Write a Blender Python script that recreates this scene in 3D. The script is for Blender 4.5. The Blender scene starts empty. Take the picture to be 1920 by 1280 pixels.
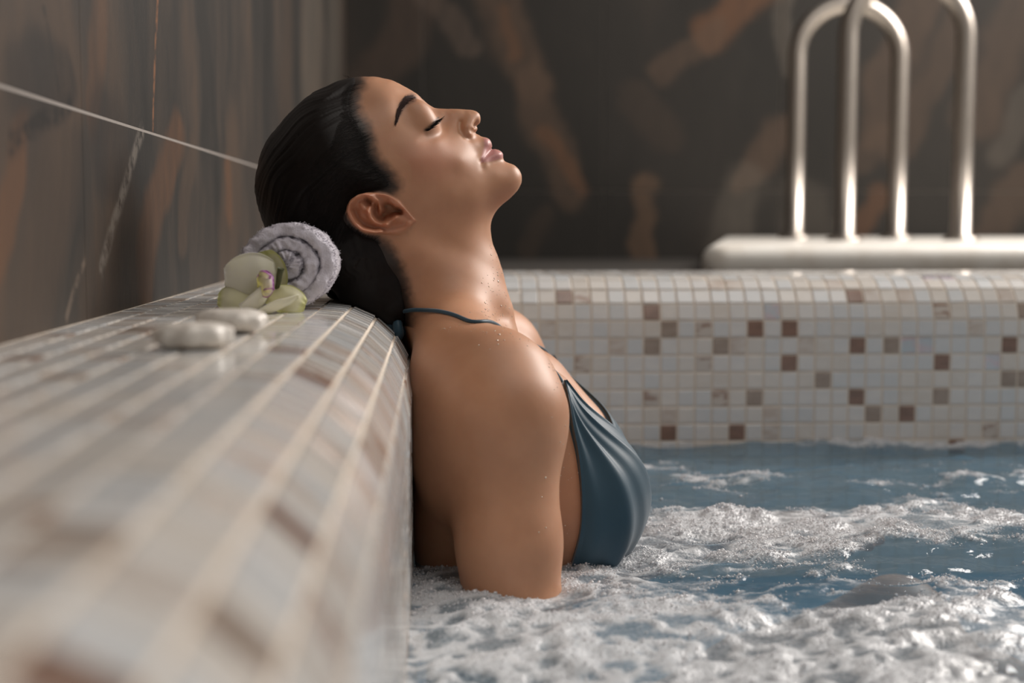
import bpy, math, random
import numpy as np
from mathutils import Vector, Matrix
from mathutils.bvhtree import BVHTree

# ------------------------------------------------------------------ camera, world, lights, exposure
scene = bpy.context.scene
COL = scene.collection
FPX = 2667.0                                   # focal length in pixels of the 1920x1280 frame (50 mm)
CAM = np.array([0.0, -1.22, 0.265])            # metres; z = 0 is the water level, y = 0 the bather's midline
YAW = math.atan(145 / FPX)                     # turned a little right of the long ledge
PITCH = math.atan(223 / FPX)                   # and a little down
FWD = np.array([math.sin(YAW) * math.cos(PITCH), math.cos(YAW) * math.cos(PITCH), -math.sin(PITCH)])
RGT = np.array([math.cos(YAW), -math.sin(YAW), 0.0])
UPV = np.cross(RGT, FWD)

cam_data = bpy.data.cameras.new('camera')
cam_data.sensor_width = 36.0
cam_data.lens = 36.0 * FPX / 1920.0
cam_data.clip_start = 0.01
cam_data.dof.use_dof = True
cam_data.dof.focus_distance = 1.15
cam_data.dof.aperture_fstop = 4.3
cam = bpy.data.objects.new('camera', cam_data)
COL.objects.link(cam)
cam.matrix_world = Matrix(((RGT[0], UPV[0], -FWD[0], CAM[0]), (RGT[1], UPV[1], -FWD[1], CAM[1]),
                           (RGT[2], UPV[2], -FWD[2], CAM[2]), (0, 0, 0, 1)))
scene.camera = cam

world = bpy.data.worlds.new('world')
scene.world = world
world.use_nodes = True
world.node_tree.nodes['Background'].inputs[0].default_value = (1.0, 0.95, 0.91, 1)
world.node_tree.nodes['Background'].inputs[1].default_value = 0.17


def area_light(name, loc, target, sx, sy, power, color):
    l = bpy.data.lights.new(name, 'AREA')
    l.shape = 'RECTANGLE'
    l.size, l.size_y = sx, sy
    l.energy = power
    l.color = color
    o = bpy.data.objects.new(name, l)
    COL.objects.link(o)
    o.location = loc
    o.rotation_euler = (Vector(target) - Vector(loc)).to_track_quat('-Z', 'Y').to_euler()
    return o


area_light('window_light', (2.3, 1.5, 1.75), (0.15, 0.1, 0.1), 1.3, 1.1, 95, (1.0, 0.93, 0.87))
area_light('overhead_fill', (0.7, -0.6, 2.3), (0.15, 0.0, 0.1), 1.6, 1.6, 15, (1.0, 0.93, 0.86))  # soft fill added from above; no actual fixture there

scene.view_settings.view_transform = 'Standard'
scene.view_settings.look = 'None'
scene.view_settings.gamma = 1.0
scene.view_settings.use_curve_mapping = False
scene.view_settings.exposure = 0.28
scene.cycles.use_denoising = True
scene.cycles.max_bounces = 8
scene.cycles.transparent_max_bounces = 12
scene.cycles.caustics_reflective = False
scene.cycles.sample_clamp_indirect = 4.0

# ------------------------------------------------------------------ helpers
random.seed(7)
RNG = np.random.default_rng(7)


def ray(px, py):
    return FWD * FPX + RGT * (px - 960.0) - UPV * (py - 640.0)


def PY(px, py, y):                              # pixel -> point on the plane Y = y
    d = ray(px, py)
    return CAM + d * ((y - CAM[1]) / d[1])


def PZ(px, py, z):                              # pixel -> point on the horizontal plane Z = z
    d = ray(px, py)
    return CAM + d * ((z - CAM[2]) / d[2])


def PX(px, py, x):
    d = ray(px, py)
    return CAM + d * ((x - CAM[0]) / d[0])


def project(p):                                 # points (n,3) -> pixels (n,2)
    q = np.asarray(p, float) - CAM
    w = q @ FWD
    return np.stack([960 + FPX * (q @ RGT) / w, 640 - FPX * (q @ UPV) / w], -1)


def smooth01(x):
    x = np.clip(x, 0, 1)
    return x * x * (3 - 2 * x)


def hash2(i, j, s):
    h = (i.astype(np.int64) * 374761393 + j.astype(np.int64) * 668265263 + s * 1442695041) & 0xffffffff
    h = ((h ^ (h >> 13)) * 1274126177) & 0xffffffff
    return ((h ^ (h >> 16)) & 0xffffff) / float(0xffffff)


def noise2(x, y, s=0):                          # value noise, 0..1
    x = np.asarray(x, float); y = np.asarray(y, float)
    i = np.floor(x).astype(np.int64); j = np.floor(y).astype(np.int64)
    u = smooth01(x - i); v = smooth01(y - j)
    a = hash2(i, j, s) * (1 - u) + hash2(i + 1, j, s) * u
    b = hash2(i, j + 1, s) * (1 - u) + hash2(i + 1, j + 1, s) * u
    return a * (1 - v) + b * v


def fbm2(x, y, s=0, o=4):
    r = 0; a = 0.5; t = 0
    for k in range(o):
        r = r + a * noise2(x * 2 ** k + 17.3 * k, y * 2 ** k - 9.1 * k, s + k); t += a; a *= 0.5
    return r / t


def seg_dist(px, py, poly, closed=False):       # distance of 2-D points to a polyline
    P = np.asarray(poly, float)
    n = len(P)
    best = np.full(np.shape(px), 1e9)
    for i in range(n if closed else n - 1):
        a = P[i]; b = P[(i + 1) % n]
        dx, dy = b - a
        t = np.clip(((px - a[0]) * dx + (py - a[1]) * dy) / (dx * dx + dy * dy + 1e-12), 0, 1)
        best = np.minimum(best, (px - a[0] - t * dx) ** 2 + (py - a[1] - t * dy) ** 2)
    return np.sqrt(best)


def poly_sd(px, py, poly):                      # signed distance, negative inside
    P = np.asarray(poly, float)
    d = seg_dist(px, py, P, True)
    ins = np.zeros(np.shape(px), bool)
    n = len(P)
    for i in range(n):
        a = P[i]; b = P[(i + 1) % n]
        c = (a[1] > py) != (b[1] > py)
        with np.errstate(divide='ignore', invalid='ignore'):
            xi = (b[0] - a[0]) * (py - a[1]) / (b[1] - a[1] + 1e-30) + a[0]
        ins ^= c & (px < xi)
    return np.where(ins, -d, d)


def spline(pts, n):                             # Catmull-Rom through points, n samples, roughly even
    P = np.asarray(pts, float)
    E = np.vstack([2 * P[0] - P[1], P, 2 * P[-1] - P[-2]])
    out = []
    m = 16
    for i in range(1, len(E) - 2):
        p0, p1, p2, p3 = E[i - 1], E[i], E[i + 1], E[i + 2]
        t = np.linspace(0, 1, m, endpoint=False)[:, None]
        out.append(0.5 * (2 * p1 + (p2 - p0) * t + (2 * p0 - 5 * p1 + 4 * p2 - p3) * t ** 2
                          + (3 * p1 - p0 - 3 * p2 + p3) * t ** 3))
    out = np.vstack(out + [P[-1:]])
    s = np.concatenate([[0], np.cumsum(np.linalg.norm(np.diff(out, axis=0), axis=1))])
    q = np.linspace(0, s[-1], n)
    return np.stack([np.interp(q, s, out[:, k]) for k in range(out.shape[1])], -1)


def mesh_obj(name, verts, faces, mat=None, parent=None, smooth=True, mat_idx=None):
    me = bpy.data.meshes.new(name)
    verts = np.asarray(verts, np.float32)
    if isinstance(faces, np.ndarray):
        k = faces.shape[1]
        me.vertices.add(len(verts)); me.vertices.foreach_set('co', verts.ravel())
        me.loops.add(faces.size); me.loops.foreach_set('vertex_index', faces.astype(np.int32).ravel())
        me.polygons.add(len(faces))
        me.polygons.foreach_set('loop_start', np.arange(0, faces.size, k, dtype=np.int32))
        me.update(calc_edges=True)
        me.validate()
    else:
        me.from_pydata([tuple(map(float, v)) for v in verts], [], faces)
    if smooth:
        me.polygons.foreach_set('use_smooth', np.ones(len(me.polygons), bool))
    for m in (mat if isinstance(mat, (list, tuple)) else [mat] if mat else []):
        me.materials.append(m)
    if mat_idx is not None:
        me.polygons.foreach_set('material_index', np.asarray(mat_idx, np.int32))
    me.update()
    o = bpy.data.objects.new(name, me)
    COL.objects.link(o)
    if parent:
        o.parent = parent
    return o


def tag(o, label=None, cat=None, group=None, kind=None):
    for k, v in (('label', label), ('category', cat), ('group', group), ('kind', kind)):
        if v:
            o[k] = v
    return o


def empty(name, loc=(0, 0, 0)):
    o = bpy.data.objects.new(name, None)
    COL.objects.link(o)
    o.location = loc
    o.empty_display_size = 0.02
    return o


def grid_faces(nu, nv, close_u=False, close_v=False, base=0):
    iu = np.arange(nu if close_u else nu - 1); iv = np.arange(nv if close_v else nv - 1)
    a, b = np.meshgrid(iu, iv, indexing='ij')
    a = a.ravel(); b = b.ravel(); a2 = (a + 1) % nu; b2 = (b + 1) % nv
    return np.stack([a * nv + b, a2 * nv + b, a2 * nv + b2, a * nv + b2], -1) + base


def frames(P):
    T = np.gradient(P, axis=0)
    T /= np.linalg.norm(T, axis=1, keepdims=True) + 1e-12
    n = np.cross(T[0], (0, 0, 1.0))
    if np.linalg.norm(n) < 1e-3:
        n = np.cross(T[0], (0, 1.0, 0))
    N = []
    for t in T:
        n = n - t * (n @ t); n = n / (np.linalg.norm(n) + 1e-12); N.append(n)
    N = np.array(N)
    return T, N, np.cross(T, N)


def tube(P, r, seg=12, caps=True):              # verts, faces of a tube along polyline P with radius r (scalar or array)
    P = np.asarray(P, float); n = len(P)
    r = np.broadcast_to(np.asarray(r, float), (n,))
    T, N, B = frames(P)
    a = np.linspace(0, 2 * np.pi, seg, endpoint=False)
    V = P[:, None] + r[:, None, None] * (np.cos(a)[None, :, None] * N[:, None] + np.sin(a)[None, :, None] * B[:, None])
    F = grid_faces(n, seg, close_v=True).tolist()
    V = V.reshape(-1, 3)
    if caps:
        F.append(list(range(seg))[::-1]); F.append(list(range((n - 1) * seg, n * seg)))
    return V, F


def strands(S, r0, r1=None, taper=True):        # S (n,k,3) polylines -> thin three-sided tubes, one quad array
    S = np.asarray(S, float); n, k, _ = S.shape
    T = np.gradient(S, axis=1); T /= np.linalg.norm(T, axis=2, keepdims=True) + 1e-12
    ref = np.zeros_like(T); ref[..., 1] = 1.0; ref[..., 0] = 0.31
    N = np.cross(T, ref); N /= np.linalg.norm(N, axis=2, keepdims=True) + 1e-9
    B = np.cross(T, N)
    t = np.linspace(0, 1, k)
    w = np.minimum(1, 0.12 + 3.5 * t) * (1 - t ** 3 * 0.9) if taper else np.ones(k)
    r = np.broadcast_to(np.asarray(r0, float).reshape(-1, 1), (n, 1)) * w[None]
    V = []
    for a in (0.5, 2.594, 4.689):
        V.append(S + r[..., None] * (math.cos(a) * N + math.sin(a) * B))
    V = np.stack(V, 2).reshape(-1, 3)            # n,k,3 sides
    base = np.arange(n)[:, None, None] * (k * 3) + np.arange(k - 1)[None, :, None] * 3
    s = np.arange(3)[None, None]; s2 = (s + 1) % 3
    F = np.stack([base + s, base + s2, base + 3 + s2, base + 3 + s], -1).reshape(-1, 4)
    return V, F


# ------------------------------------------------------------------ materials
def new_mat(name):
    m = bpy.data.materials.new(name)
    m.use_nodes = True
    nt = m.node_tree
    return m, nt, nt.nodes['Principled BSDF']


def setp(b, **kw):
    names = dict(color='Base Color', rough='Roughness', metal='Metallic', spec='Specular IOR Level', ior='IOR',
                 sss='Subsurface Weight', sssr='Subsurface Radius', ssss='Subsurface Scale', coat='Coat Weight',
                 coatr='Coat Roughness', trans='Transmission Weight', sheen='Sheen Weight', sheenr='Sheen Roughness', alpha='Alpha',
                 aniso='Anisotropic')
    for k, v in kw.items():
        i = b.inputs[names[k]]
        i.default_value = (*v, 1.0) if k == 'color' else v


class NT:                                       # small node builder
    def __init__(s, nt): s.nt = nt
    def n(s, t, **kw):
        x = s.nt.nodes.new(t)
        for k, v in kw.items(): setattr(x, k, v)
        return x
    def put(s, sock, v):
        if isinstance(v, bpy.types.NodeSocket): s.nt.links.new(v, sock)
        elif v is not None: sock.default_value = v
    def math(s, op, a, b=None, c=None, clamp=False):
        x = s.n('ShaderNodeMath', operation=op, use_clamp=clamp)
        s.put(x.inputs[0], a); s.put(x.inputs[1], b); s.put(x.inputs[2], c)
        return x.outputs[0]
    def vmath(s, op, a, b=None):
        x = s.n('ShaderNodeVectorMath', operation=op)
        s.put(x.inputs[0], a); s.put(x.inputs[1], b)
        return x
    def mix(s, f, a, b, bt='MIX'):
        x = s.n('ShaderNodeMix', data_type='RGBA', blend_type=bt)
        s.put(x.inputs[0], f)
        s.put(x.inputs[6], a if not isinstance(a, tuple) else (*a, 1.0)[:4])
        s.put(x.inputs[7], b if not isinstance(b, tuple) else (*b, 1.0)[:4])
        return x.outputs[2]
    def noise(s, vec, scale, detail=3, rough=0.5, dist=0.0, out=0):
        x = s.n('ShaderNodeTexNoise')
        s.put(x.inputs['Vector'], vec); x.inputs['Scale'].default_value = scale
        x.inputs['Detail'].default_value = detail; x.inputs['Roughness'].default_value = rough
        x.inputs['Distortion'].default_value = dist
        return x.outputs[out]
    def voronoi(s, vec, scale, feature='F1', out='Distance'):
        x = s.n('ShaderNodeTexVoronoi', feature=feature)
        s.put(x.inputs['Vector'], vec); x.inputs['Scale'].default_value = scale
        return x.outputs[out]
    def ramp(s, f, stops):
        x = s.n('ShaderNodeValToRGB')
        e = x.color_ramp.elements
        while len(e) < len(stops): e.new(0.5)
        for el, (p, c) in zip(e, stops):
            el.position = p; el.color = (*c, 1.0) if len(c) == 3 else c
        s.put(x.inputs[0], f)
        return x.outputs[0]
    def step(s, v, lo, hi):                      # smooth step
        x = s.n('ShaderNodeMapRange', interpolation_type='SMOOTHSTEP')
        s.put(x.inputs[0], v); x.inputs[1].default_value = lo; x.inputs[2].default_value = hi
        return x.outputs[0]
    def bump(s, h, strength=0.3, dist=0.001):
        x = s.n('ShaderNodeBump')
        x.inputs['Strength'].default_value = strength; x.inputs['Distance'].default_value = dist
        s.put(x.inputs['Height'], h)
        return x.outputs[0]
    def coord(s, which='Object'):
        return s.n('ShaderNodeTexCoord').outputs[which]
    def attr(s, name):
        return s.n('ShaderNodeAttribute', attribute_name=name).outputs['Fac']
    def mapping(s, vec, scale=(1, 1, 1), rot=(0, 0, 0), loc=(0, 0, 0)):
        x = s.n('ShaderNodeMapping')
        s.put(x.inputs[0], vec)
        x.inputs['Scale'].default_value = scale; x.inputs['Rotation'].default_value = rot; x.inputs['Location'].default_value = loc
        return x.outputs[0]
# ------------------------------------------------------------------ setting: stone walls, floors, mosaic rims
LEDGE_Z = 0.198                                 # top of the mosaic rims
WALL_X = -0.239                                 # stone wall behind the ledge
FACE_X = -0.0185                                # pool-side face of the long ledge
BACK_Y = 0.48                                   # pool-side face of the far rim
STONE_Y = 2.68                                  # far stone wall
NOSE_R = 0.066


def stone_material(name, axis, base_stops, veins, lines, scale):
    m, nt, b = new_mat(name)
    N = NT(nt)
    co = N.coord('Object')
    sep = N.n('ShaderNodeSeparateXYZ'); nt.links.new(co, sep.inputs[0])
    comb = N.n('ShaderNodeCombineXYZ')
    nt.links.new(sep.outputs[axis], comb.inputs[0]); nt.links.new(sep.outputs[2], comb.inputs[1])
    uv = comb.outputs[0]
    warp = N.vmath('SUBTRACT', N.noise(uv, 4.0, 3, 0.55, out=1), (0.5, 0.5, 0.5)).outputs[0]
    wsc = N.vmath('MULTIPLY', warp, (0.16, 0.16, 0)).outputs[0]
    uvw = N.vmath('ADD', uv, wsc).outputs[0]
    st = N.mapping(uvw, scale=(scale, scale * 0.28, 1), rot=(0, 0, 0.10))
    base = N.ramp(N.noise(st, 1.0, 5, 0.6), base_stops)
    fine = N.noise(N.mapping(uvw, scale=(60, 9, 1)), 1.0, 4, 0.6)
    col = N.mix(0.35, base, N.mix(fine, (0.35, 0.35, 0.35), (0.65, 0.63, 0.6)), 'OVERLAY')
    for (u0, v0, u1, v1, w, c, k) in veins:
        a = (u0, v0, 0); d = (u1 - u0, v1 - v0, 0); L2 = d[0] ** 2 + d[1] ** 2
        pa = N.vmath('SUBTRACT', uvw, a).outputs[0]
        t = N.math('DIVIDE', N.vmath('DOT_PRODUCT', pa, d).outputs['Value'], L2, clamp=True)
        sc = N.n('ShaderNodeVectorMath', operation='SCALE'); sc.inputs[0].default_value = d; nt.links.new(t, sc.inputs[3])
        dist = N.vmath('LENGTH', N.vmath('SUBTRACT', pa, sc.outputs[0]).outputs[0]).outputs['Value']
        f = N.step(dist, w, w * 0.45)
        f = N.math('MULTIPLY', f, N.math('MULTIPLY_ADD', fine, 0.9, 0.25), clamp=True)
        f = N.math('MULTIPLY', f, k)
        col = N.mix(f, col, c)
    for (u0, v0, u1, v1, w, c, k) in lines:      # hairline mineral veins
        a = (u0, v0, 0); d = (u1 - u0, v1 - v0, 0); L2 = d[0] ** 2 + d[1] ** 2
        pa = N.vmath('SUBTRACT', uv, a).outputs[0]
        pa = N.vmath('ADD', pa, N.vmath('MULTIPLY', warp, (0.05, 0.05, 0)).outputs[0]).outputs[0]
        t = N.math('DIVIDE', N.vmath('DOT_PRODUCT', pa, d).outputs['Value'], L2, clamp=True)
        sc = N.n('ShaderNodeVectorMath', operation='SCALE'); sc.inputs[0].default_value = d; nt.links.new(t, sc.inputs[3])
        dist = N.vmath('LENGTH', N.vmath('SUBTRACT', pa, sc.outputs[0]).outputs[0]).outputs['Value']
        f = N.math('MULTIPLY', N.step(dist, w, w * 0.2), N.step(N.noise(uv, 60, 3, 0.7), 0.35, 0.6))
        col = N.mix(N.math('MULTIPLY', f, k), col, c)
    nt.links.new(col, b.inputs['Base Color'])
    setp(b, rough=0.5, spec=0.22)
    nt.links.new(N.bump(N.noise(N.mapping(uv, scale=(220, 60, 1)), 1.0, 4, 0.6), 0.25, 0.0015), b.inputs['Normal'])
    return m


def LW(px, py):                                 # pixel on the left wall -> (y, z)
    p = PX(px, py, WALL_X); return (p[1], p[2])


def BW(px, py):                                 # pixel on the far wall -> (x, z)
    p = PY(px, py, STONE_Y); return (p[0], p[2])


BRN = (0.105, 0.064, 0.042); RUST = (0.17, 0.075, 0.036); TAN = (0.16, 0.125, 0.095); DARK = (0.024, 0.022, 0.021)
lv = []
for (a, b_, w, c, k) in [((95, -20), (120, 185), 0.055, BRN, .9), ((180, 0), (168, 210), 0.035, RUST, .5), ((40, 60), (30, 150), 0.05, BRN, .5),
                         ((332, 255), (268, 520), 0.045, RUST, .75), ((355, 270), (345, 460), 0.03, BRN, .8), ((35, 290), (2, 480), 0.02, RUST, .9),
                         ((110, 300), (70, 600), 0.07, BRN, .7), ((235, 380), (215, 560), 0.03, BRN, .35), ((440, 305), (425, 500), 0.10, BRN, .9),
                         ((428, 300), (428, 380), 0.03, RUST, .8), ((590, 0), (585, 150), 0.30, TAN, .55), ((630, 0), (625, 140), 0.25, TAN, .6),
                         ((540, 0), (535, 170), 0.12, BRN, .5), ((30, 200), (110, 200), 0.035, DARK, .9), ((190, 260), (240, 330), 0.06, DARK, .8)]:
    lv.append((*LW(*a), *LW(*b_), w, (c[0] * .78, c[1] * .86, c[2] * .92), k * .9))
ll = []
for (a, b_, w, c, k) in [((296, -10), (288, 235), 0.006, (0.22, 0.10, 0.05), .9), ((266, 245), (192, 515), 0.012, (0.24, 0.21, 0.18), .55), ((78, 30), (105, 185), 0.004, DARK, .9),
                         ((20, 280), (125, 210), 0.012, (0.02, 0.018, 0.017), .9), ((160, 505), (130, 600), 0.006, (0.17, 0.13, 0.10), .6)]:
    ll.append((*LW(*a), *LW(*b_), w, c, k))
bv = []
for (a, b_, w, c, k) in [((915, -30), (1000, 150), 45, BRN, .95), ((1000, 150), (1060, 360), 42, BRN, .95), ((1020, 240), (1090, 350), 18, RUST, .6), ((940, 30), (960, 90), 16, RUST, .5),
                         ((640, 270), (790, -20), 48, (0.075, 0.048, 0.034), .95), ((800, -10), (885, 80), 20, (0.10, 0.068, 0.05), .9), ((1440, -20), (1330, 50), 40, RUST, .8), ((1340, 50), (1235, 140), 28, BRN, .8),
                         ((1222, 355), (1190, 520), 22, (0.13, 0.075, 0.045), .95), ((1470, 240), (1400, 350), 28, BRN, .9), ((1395, 360), (1370, 460), 45, TAN, .45), ((1500, 370), (1510, 450), 50, TAN, .3),
                         ((1480, -20), (1470, 140), 14, TAN, .5), ((1730, -30), (1640, 230), 36, BRN, .7), ((1790, 40), (1690, 270), 34, BRN, .6), ((1920, 10), (1840, 200), 50, BRN, .55), ((1640, 360), (1600, 450), 26, RUST, .6),
                         ((1910, 340), (1850, 450), 40, BRN, .7), ((1940, 170), (1870, 280), 25, TAN, .35), ((1660, 250), (1600, 290), 30, BRN, .5), ((1180, 180), (1250, 260), 30, BRN, .3), ((1010, 420), (1000, 480), 22, BRN, .35)]:
    bv.append((*BW(*a), *BW(*b_), w * 1.3 * 3.9 / FPX, (c[0] * .9, c[1] * .98, c[2] * 1.05), k * .9))
m_stone_left = stone_material('brown_grey_stone', 1, [(0.30, (0.018, 0.018, 0.017)), (0.45, (0.030, 0.028, 0.026)), (0.56, (0.052, 0.042, 0.035)), (0.72, (0.090, 0.060, 0.042))], lv, ll, 5.5)
m_stone_back = stone_material('dark_stone', 0, [(0.3, (0.020, 0.019, 0.017)), (0.55, (0.030, 0.027, 0.024)), (0.75, (0.048, 0.038, 0.031))], bv, [], 2.2)
m_grout_dark, nt, b = new_mat('stone_grout'); setp(b, color=(0.30, 0.27, 0.245), rough=0.9)
N = NT(nt); nt.links.new(N.bump(N.noise(N.coord(), 400, 3), 0.4, 0.001), b.inputs['Normal'])
m_floor, nt, b = new_mat('floor_stone'); setp(b, color=(0.06, 0.055, 0.05), rough=0.5)
N = NT(nt); nt.links.new(N.bump(N.noise(N.coord(), 60, 4), 0.2, 0.002), b.inputs['Normal'])


def bevel_slab(name, lo, hi, axis_n, sign, mat, parent, bev=0.0015):
    """flat stone panel between corners lo, hi; front face on axis_n side 'sign' with chamfered edges"""
    lo = np.array(lo, float); hi = np.array(hi, float)
    ax = [i for i in range(3) if i != axis_n]
    front = hi[axis_n] if sign > 0 else lo[axis_n]
    back = lo[axis_n] if sign > 0 else hi[axis_n]
    V = []
    for (d, ins) in ((back, 0), (front - sign * bev, 0), (front, bev)):
        for (s, t) in ((0, 0), (1, 0), (1, 1), (0, 1)):
            v = np.zeros(3)
            v[axis_n] = d
            v[ax[0]] = (hi if s else lo)[ax[0]] + (-ins if s else ins)
            v[ax[1]] = (hi if t else lo)[ax[1]] + (-ins if t else ins)
            V.append(v)
    F = []
    for k in (0, 4):
        for i in range(4):
            j = (i + 1) % 4
            F.append([k + i, k + j, k + 4 + j, k + 4 + i])
    F += [[8, 9, 10, 11], [3, 2, 1, 0]]
    return mesh_obj(name, V, F, mat, parent, smooth=False)


def box_obj(name, lo, hi, mat, parent=None):
    x0, y0, z0 = lo; x1, y1, z1 = hi
    V = [(x0, y0, z0), (x1, y0, z0), (x1, y1, z0), (x0, y1, z0), (x0, y0, z1), (x1, y0, z1), (x1, y1, z1), (x0, y1, z1)]
    F = [[0, 3, 2, 1], [4, 5, 6, 7], [0, 1, 5, 4], [1, 2, 6, 5], [2, 3, 7, 6], [3, 0, 4, 7]]
    return mesh_obj(name, V, F, mat, parent, smooth=False)


wl = box_obj('wall_left', (WALL_X - 0.12, -1.9, -0.8), (WALL_X - 0.0004, STONE_Y + 0.12, 2.5), m_grout_dark)
tag(wl, kind='structure', label='brown and grey veined stone tile wall beside the long mosaic ledge')
gz = PX(0, 160, WALL_X)[2]                      # height of the one horizontal joint in view
zs_j = [LEDGE_Z - 0.035, gz, gz + 0.60, gz + 1.20, 2.5]
ys_j = [PX(158, 400, WALL_X)[1] + 0.575 * k for k in range(-4, 5)]
ys_j = [y for y in ys_j if -1.88 < y < STONE_Y - 0.05] + [STONE_Y - 0.003]
ys_j = [-1.9] + ys_j
for z0, z1 in zip(zs_j[:-1], zs_j[1:]):
    for y0, y1 in zip(ys_j[:-1], ys_j[1:]):
        bevel_slab('stone_tile', (WALL_X - 0.012, y0 + 0.0003, z0 + 0.0011), (WALL_X, y1 - 0.0003, z1 - 0.0011), 0, 1, m_stone_left, wl, 0.0003)

wb = box_obj('wall_back', (WALL_X - 0.12, STONE_Y + 0.003, -0.8), (4.2, STONE_Y + 0.12, 2.5), m_grout_dark)
tag(wb, kind='structure', label='dark stone tile wall with rusty veins behind the handrails')
gzb = PY(1130, 358, STONE_Y)[2]
xs_j = [PY(1130, 420, STONE_Y)[0] + 0.49 * k for k in range(-3, 8)]
xs_j = [WALL_X] + [x for x in xs_j if WALL_X + 0.05 < x < 4.1] + [4.2]
zb_j = [0.10, gzb, gzb + 1.2, 2.5]
for z0, z1 in zip(zb_j[:-1], zb_j[1:]):
    for x0, x1 in zip(xs_j[:-1], xs_j[1:]):
        bevel_slab('stone_tile', (x0 + 0.001, STONE_Y, z0 + 0.001), (x1 - 0.001, STONE_Y + 0.012, z1 - 0.001), 1, -1, m_stone_back, wb, 0.0015)

fl = box_obj('floor', (WALL_X + 0.001, BACK_Y + NOSE_R + 0.20, 0.05), (4.2, STONE_Y - 0.001, 0.165), m_floor)
tag(fl, kind='structure', label='dark floor between the far rim and the stone wall')

# mosaic ------------------------------------------------------------------
TP = 0.021                                      # tile pitch


def tile_mat(name, c1, c2, rough=0.16, streak=0.5, irid=False):
    m, nt, b = new_mat(name)
    N = NT(nt)
    oi = N.n('ShaderNodeObjectInfo')
    rnd = oi.outputs['Random']
    geo = N.n('ShaderNodeNewGeometry')
    off = N.n('ShaderNodeCombineXYZ'); nt.links.new(N.math('MULTIPLY', rnd, 37.0), off.inputs[2])
    p = N.vmath('ADD', geo.outputs['Position'], off.outputs[0]).outputs[0]
    v = N.mapping(p, scale=(1, 1, 3.2), rot=(0.4, 0.7, 0.2))
    f = N.step(N.noise(v, 42, 3, 0.55, 0.6), 0.5 - 0.5 * (1 - streak) * 0.6, 0.5 + 0.5 * (1 - streak) * 0.6 + 0.05)
    col = N.mix(f, c1, c2)
    tint = N.noise(p, 9, 1)
    col = N.mix(0.16, col, N.mix(tint, (0.62, 0.70, 0.80), (0.85, 0.72, 0.58)), 'MULTIPLY')
    nt.links.new(col, b.inputs['Base Color'])
    setp(b, rough=rough, coat=0.35, coatr=0.08)
    if irid:
        b.inputs['Thin Film Thickness'].default_value = 420
        b.inputs['Thin Film IOR'].default_value = 1.6
        b.inputs['Metallic'].default_value = 0.45
    nt.links.new(N.bump(N.noise(p, 120, 2), 0.12, 0.0006), b.inputs['Normal'])
    return m


TM = [tile_mat('pearl_white_glass', (0.70, 0.69, 0.67), (0.66, 0.655, 0.65)),
      tile_mat('warm_white_glass', (0.70, 0.67, 0.63), (0.66, 0.64, 0.61)),
      tile_mat('cool_white_glass', (0.62, 0.64, 0.65), (0.66, 0.665, 0.665)),
      tile_mat('cream_glass', (0.65, 0.61, 0.56), (0.68, 0.65, 0.61)),
      tile_mat('streaked_tan_glass', (0.64, 0.60, 0.56), (0.52, 0.44, 0.38), streak=0.4),
      tile_mat('tan_glass', (0.37, 0.30, 0.25), (0.30, 0.235, 0.19)),
      tile_mat('brown_glass', (0.26, 0.155, 0.115), (0.20, 0.125, 0.095)),
      tile_mat('half_brown_glass', (0.58, 0.53, 0.48), (0.33, 0.22, 0.17), streak=0.8),
      tile_mat('iridescent_glass', (0.55, 0.62, 0.68), (0.68, 0.55, 0.60), irid=True)]
m_grout, nt, b = new_mat('cream_grout'); setp(b, color=(0.66, 0.58, 0.49), rough=0.8)
N = NT(nt); nt.links.new(N.bump(N.noise(N.coord(), 500, 3), 0.4, 0.0006), b.inputs['Normal'])


def tile_template():
    h = (TP - 0.0021) / 2; bv = 0.0007; up = 0.0009; dn = -0.0022
    V = []
    for (e, z) in ((h, dn), (h, up - bv), (h - bv, up)):
        V += [(-e, -e, z), (e, -e, z), (e, e, z), (-e, e, z)]
    F = []
    for k in (0, 4):
        for i in range(4):
            j = (i + 1) % 4
            F.append([k + i, k + j, k + 4 + j, k + 4 + i])
    F.append([8, 9, 10, 11])
    return np.array(V), F


TV, TF = tile_template()
tile_meshes = []
for m in TM:
    me = bpy.data.meshes.new('tile')
    me.from_pydata([tuple(v) for v in TV], [], TF)
    me.materials.append(m)
    tile_meshes.append(me)


def rim_profile(s, flat, R):
    """arc length s along the rim: flat top, rounded nose, vertical face -> (inward distance from face, height, normal_in, normal_up)"""
    arc = R * math.pi / 2
    if s < flat:
        return (-(flat - s) - R, 0.0, 0.0, 1.0)
    if s < flat + arc:
        a = (s - flat) / R
        return (-R + R * math.sin(a), -R + R * math.cos(a), math.sin(a), math.cos(a))
    return (0.0, -R - (s - flat - arc), 1.0, 0.0)


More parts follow.
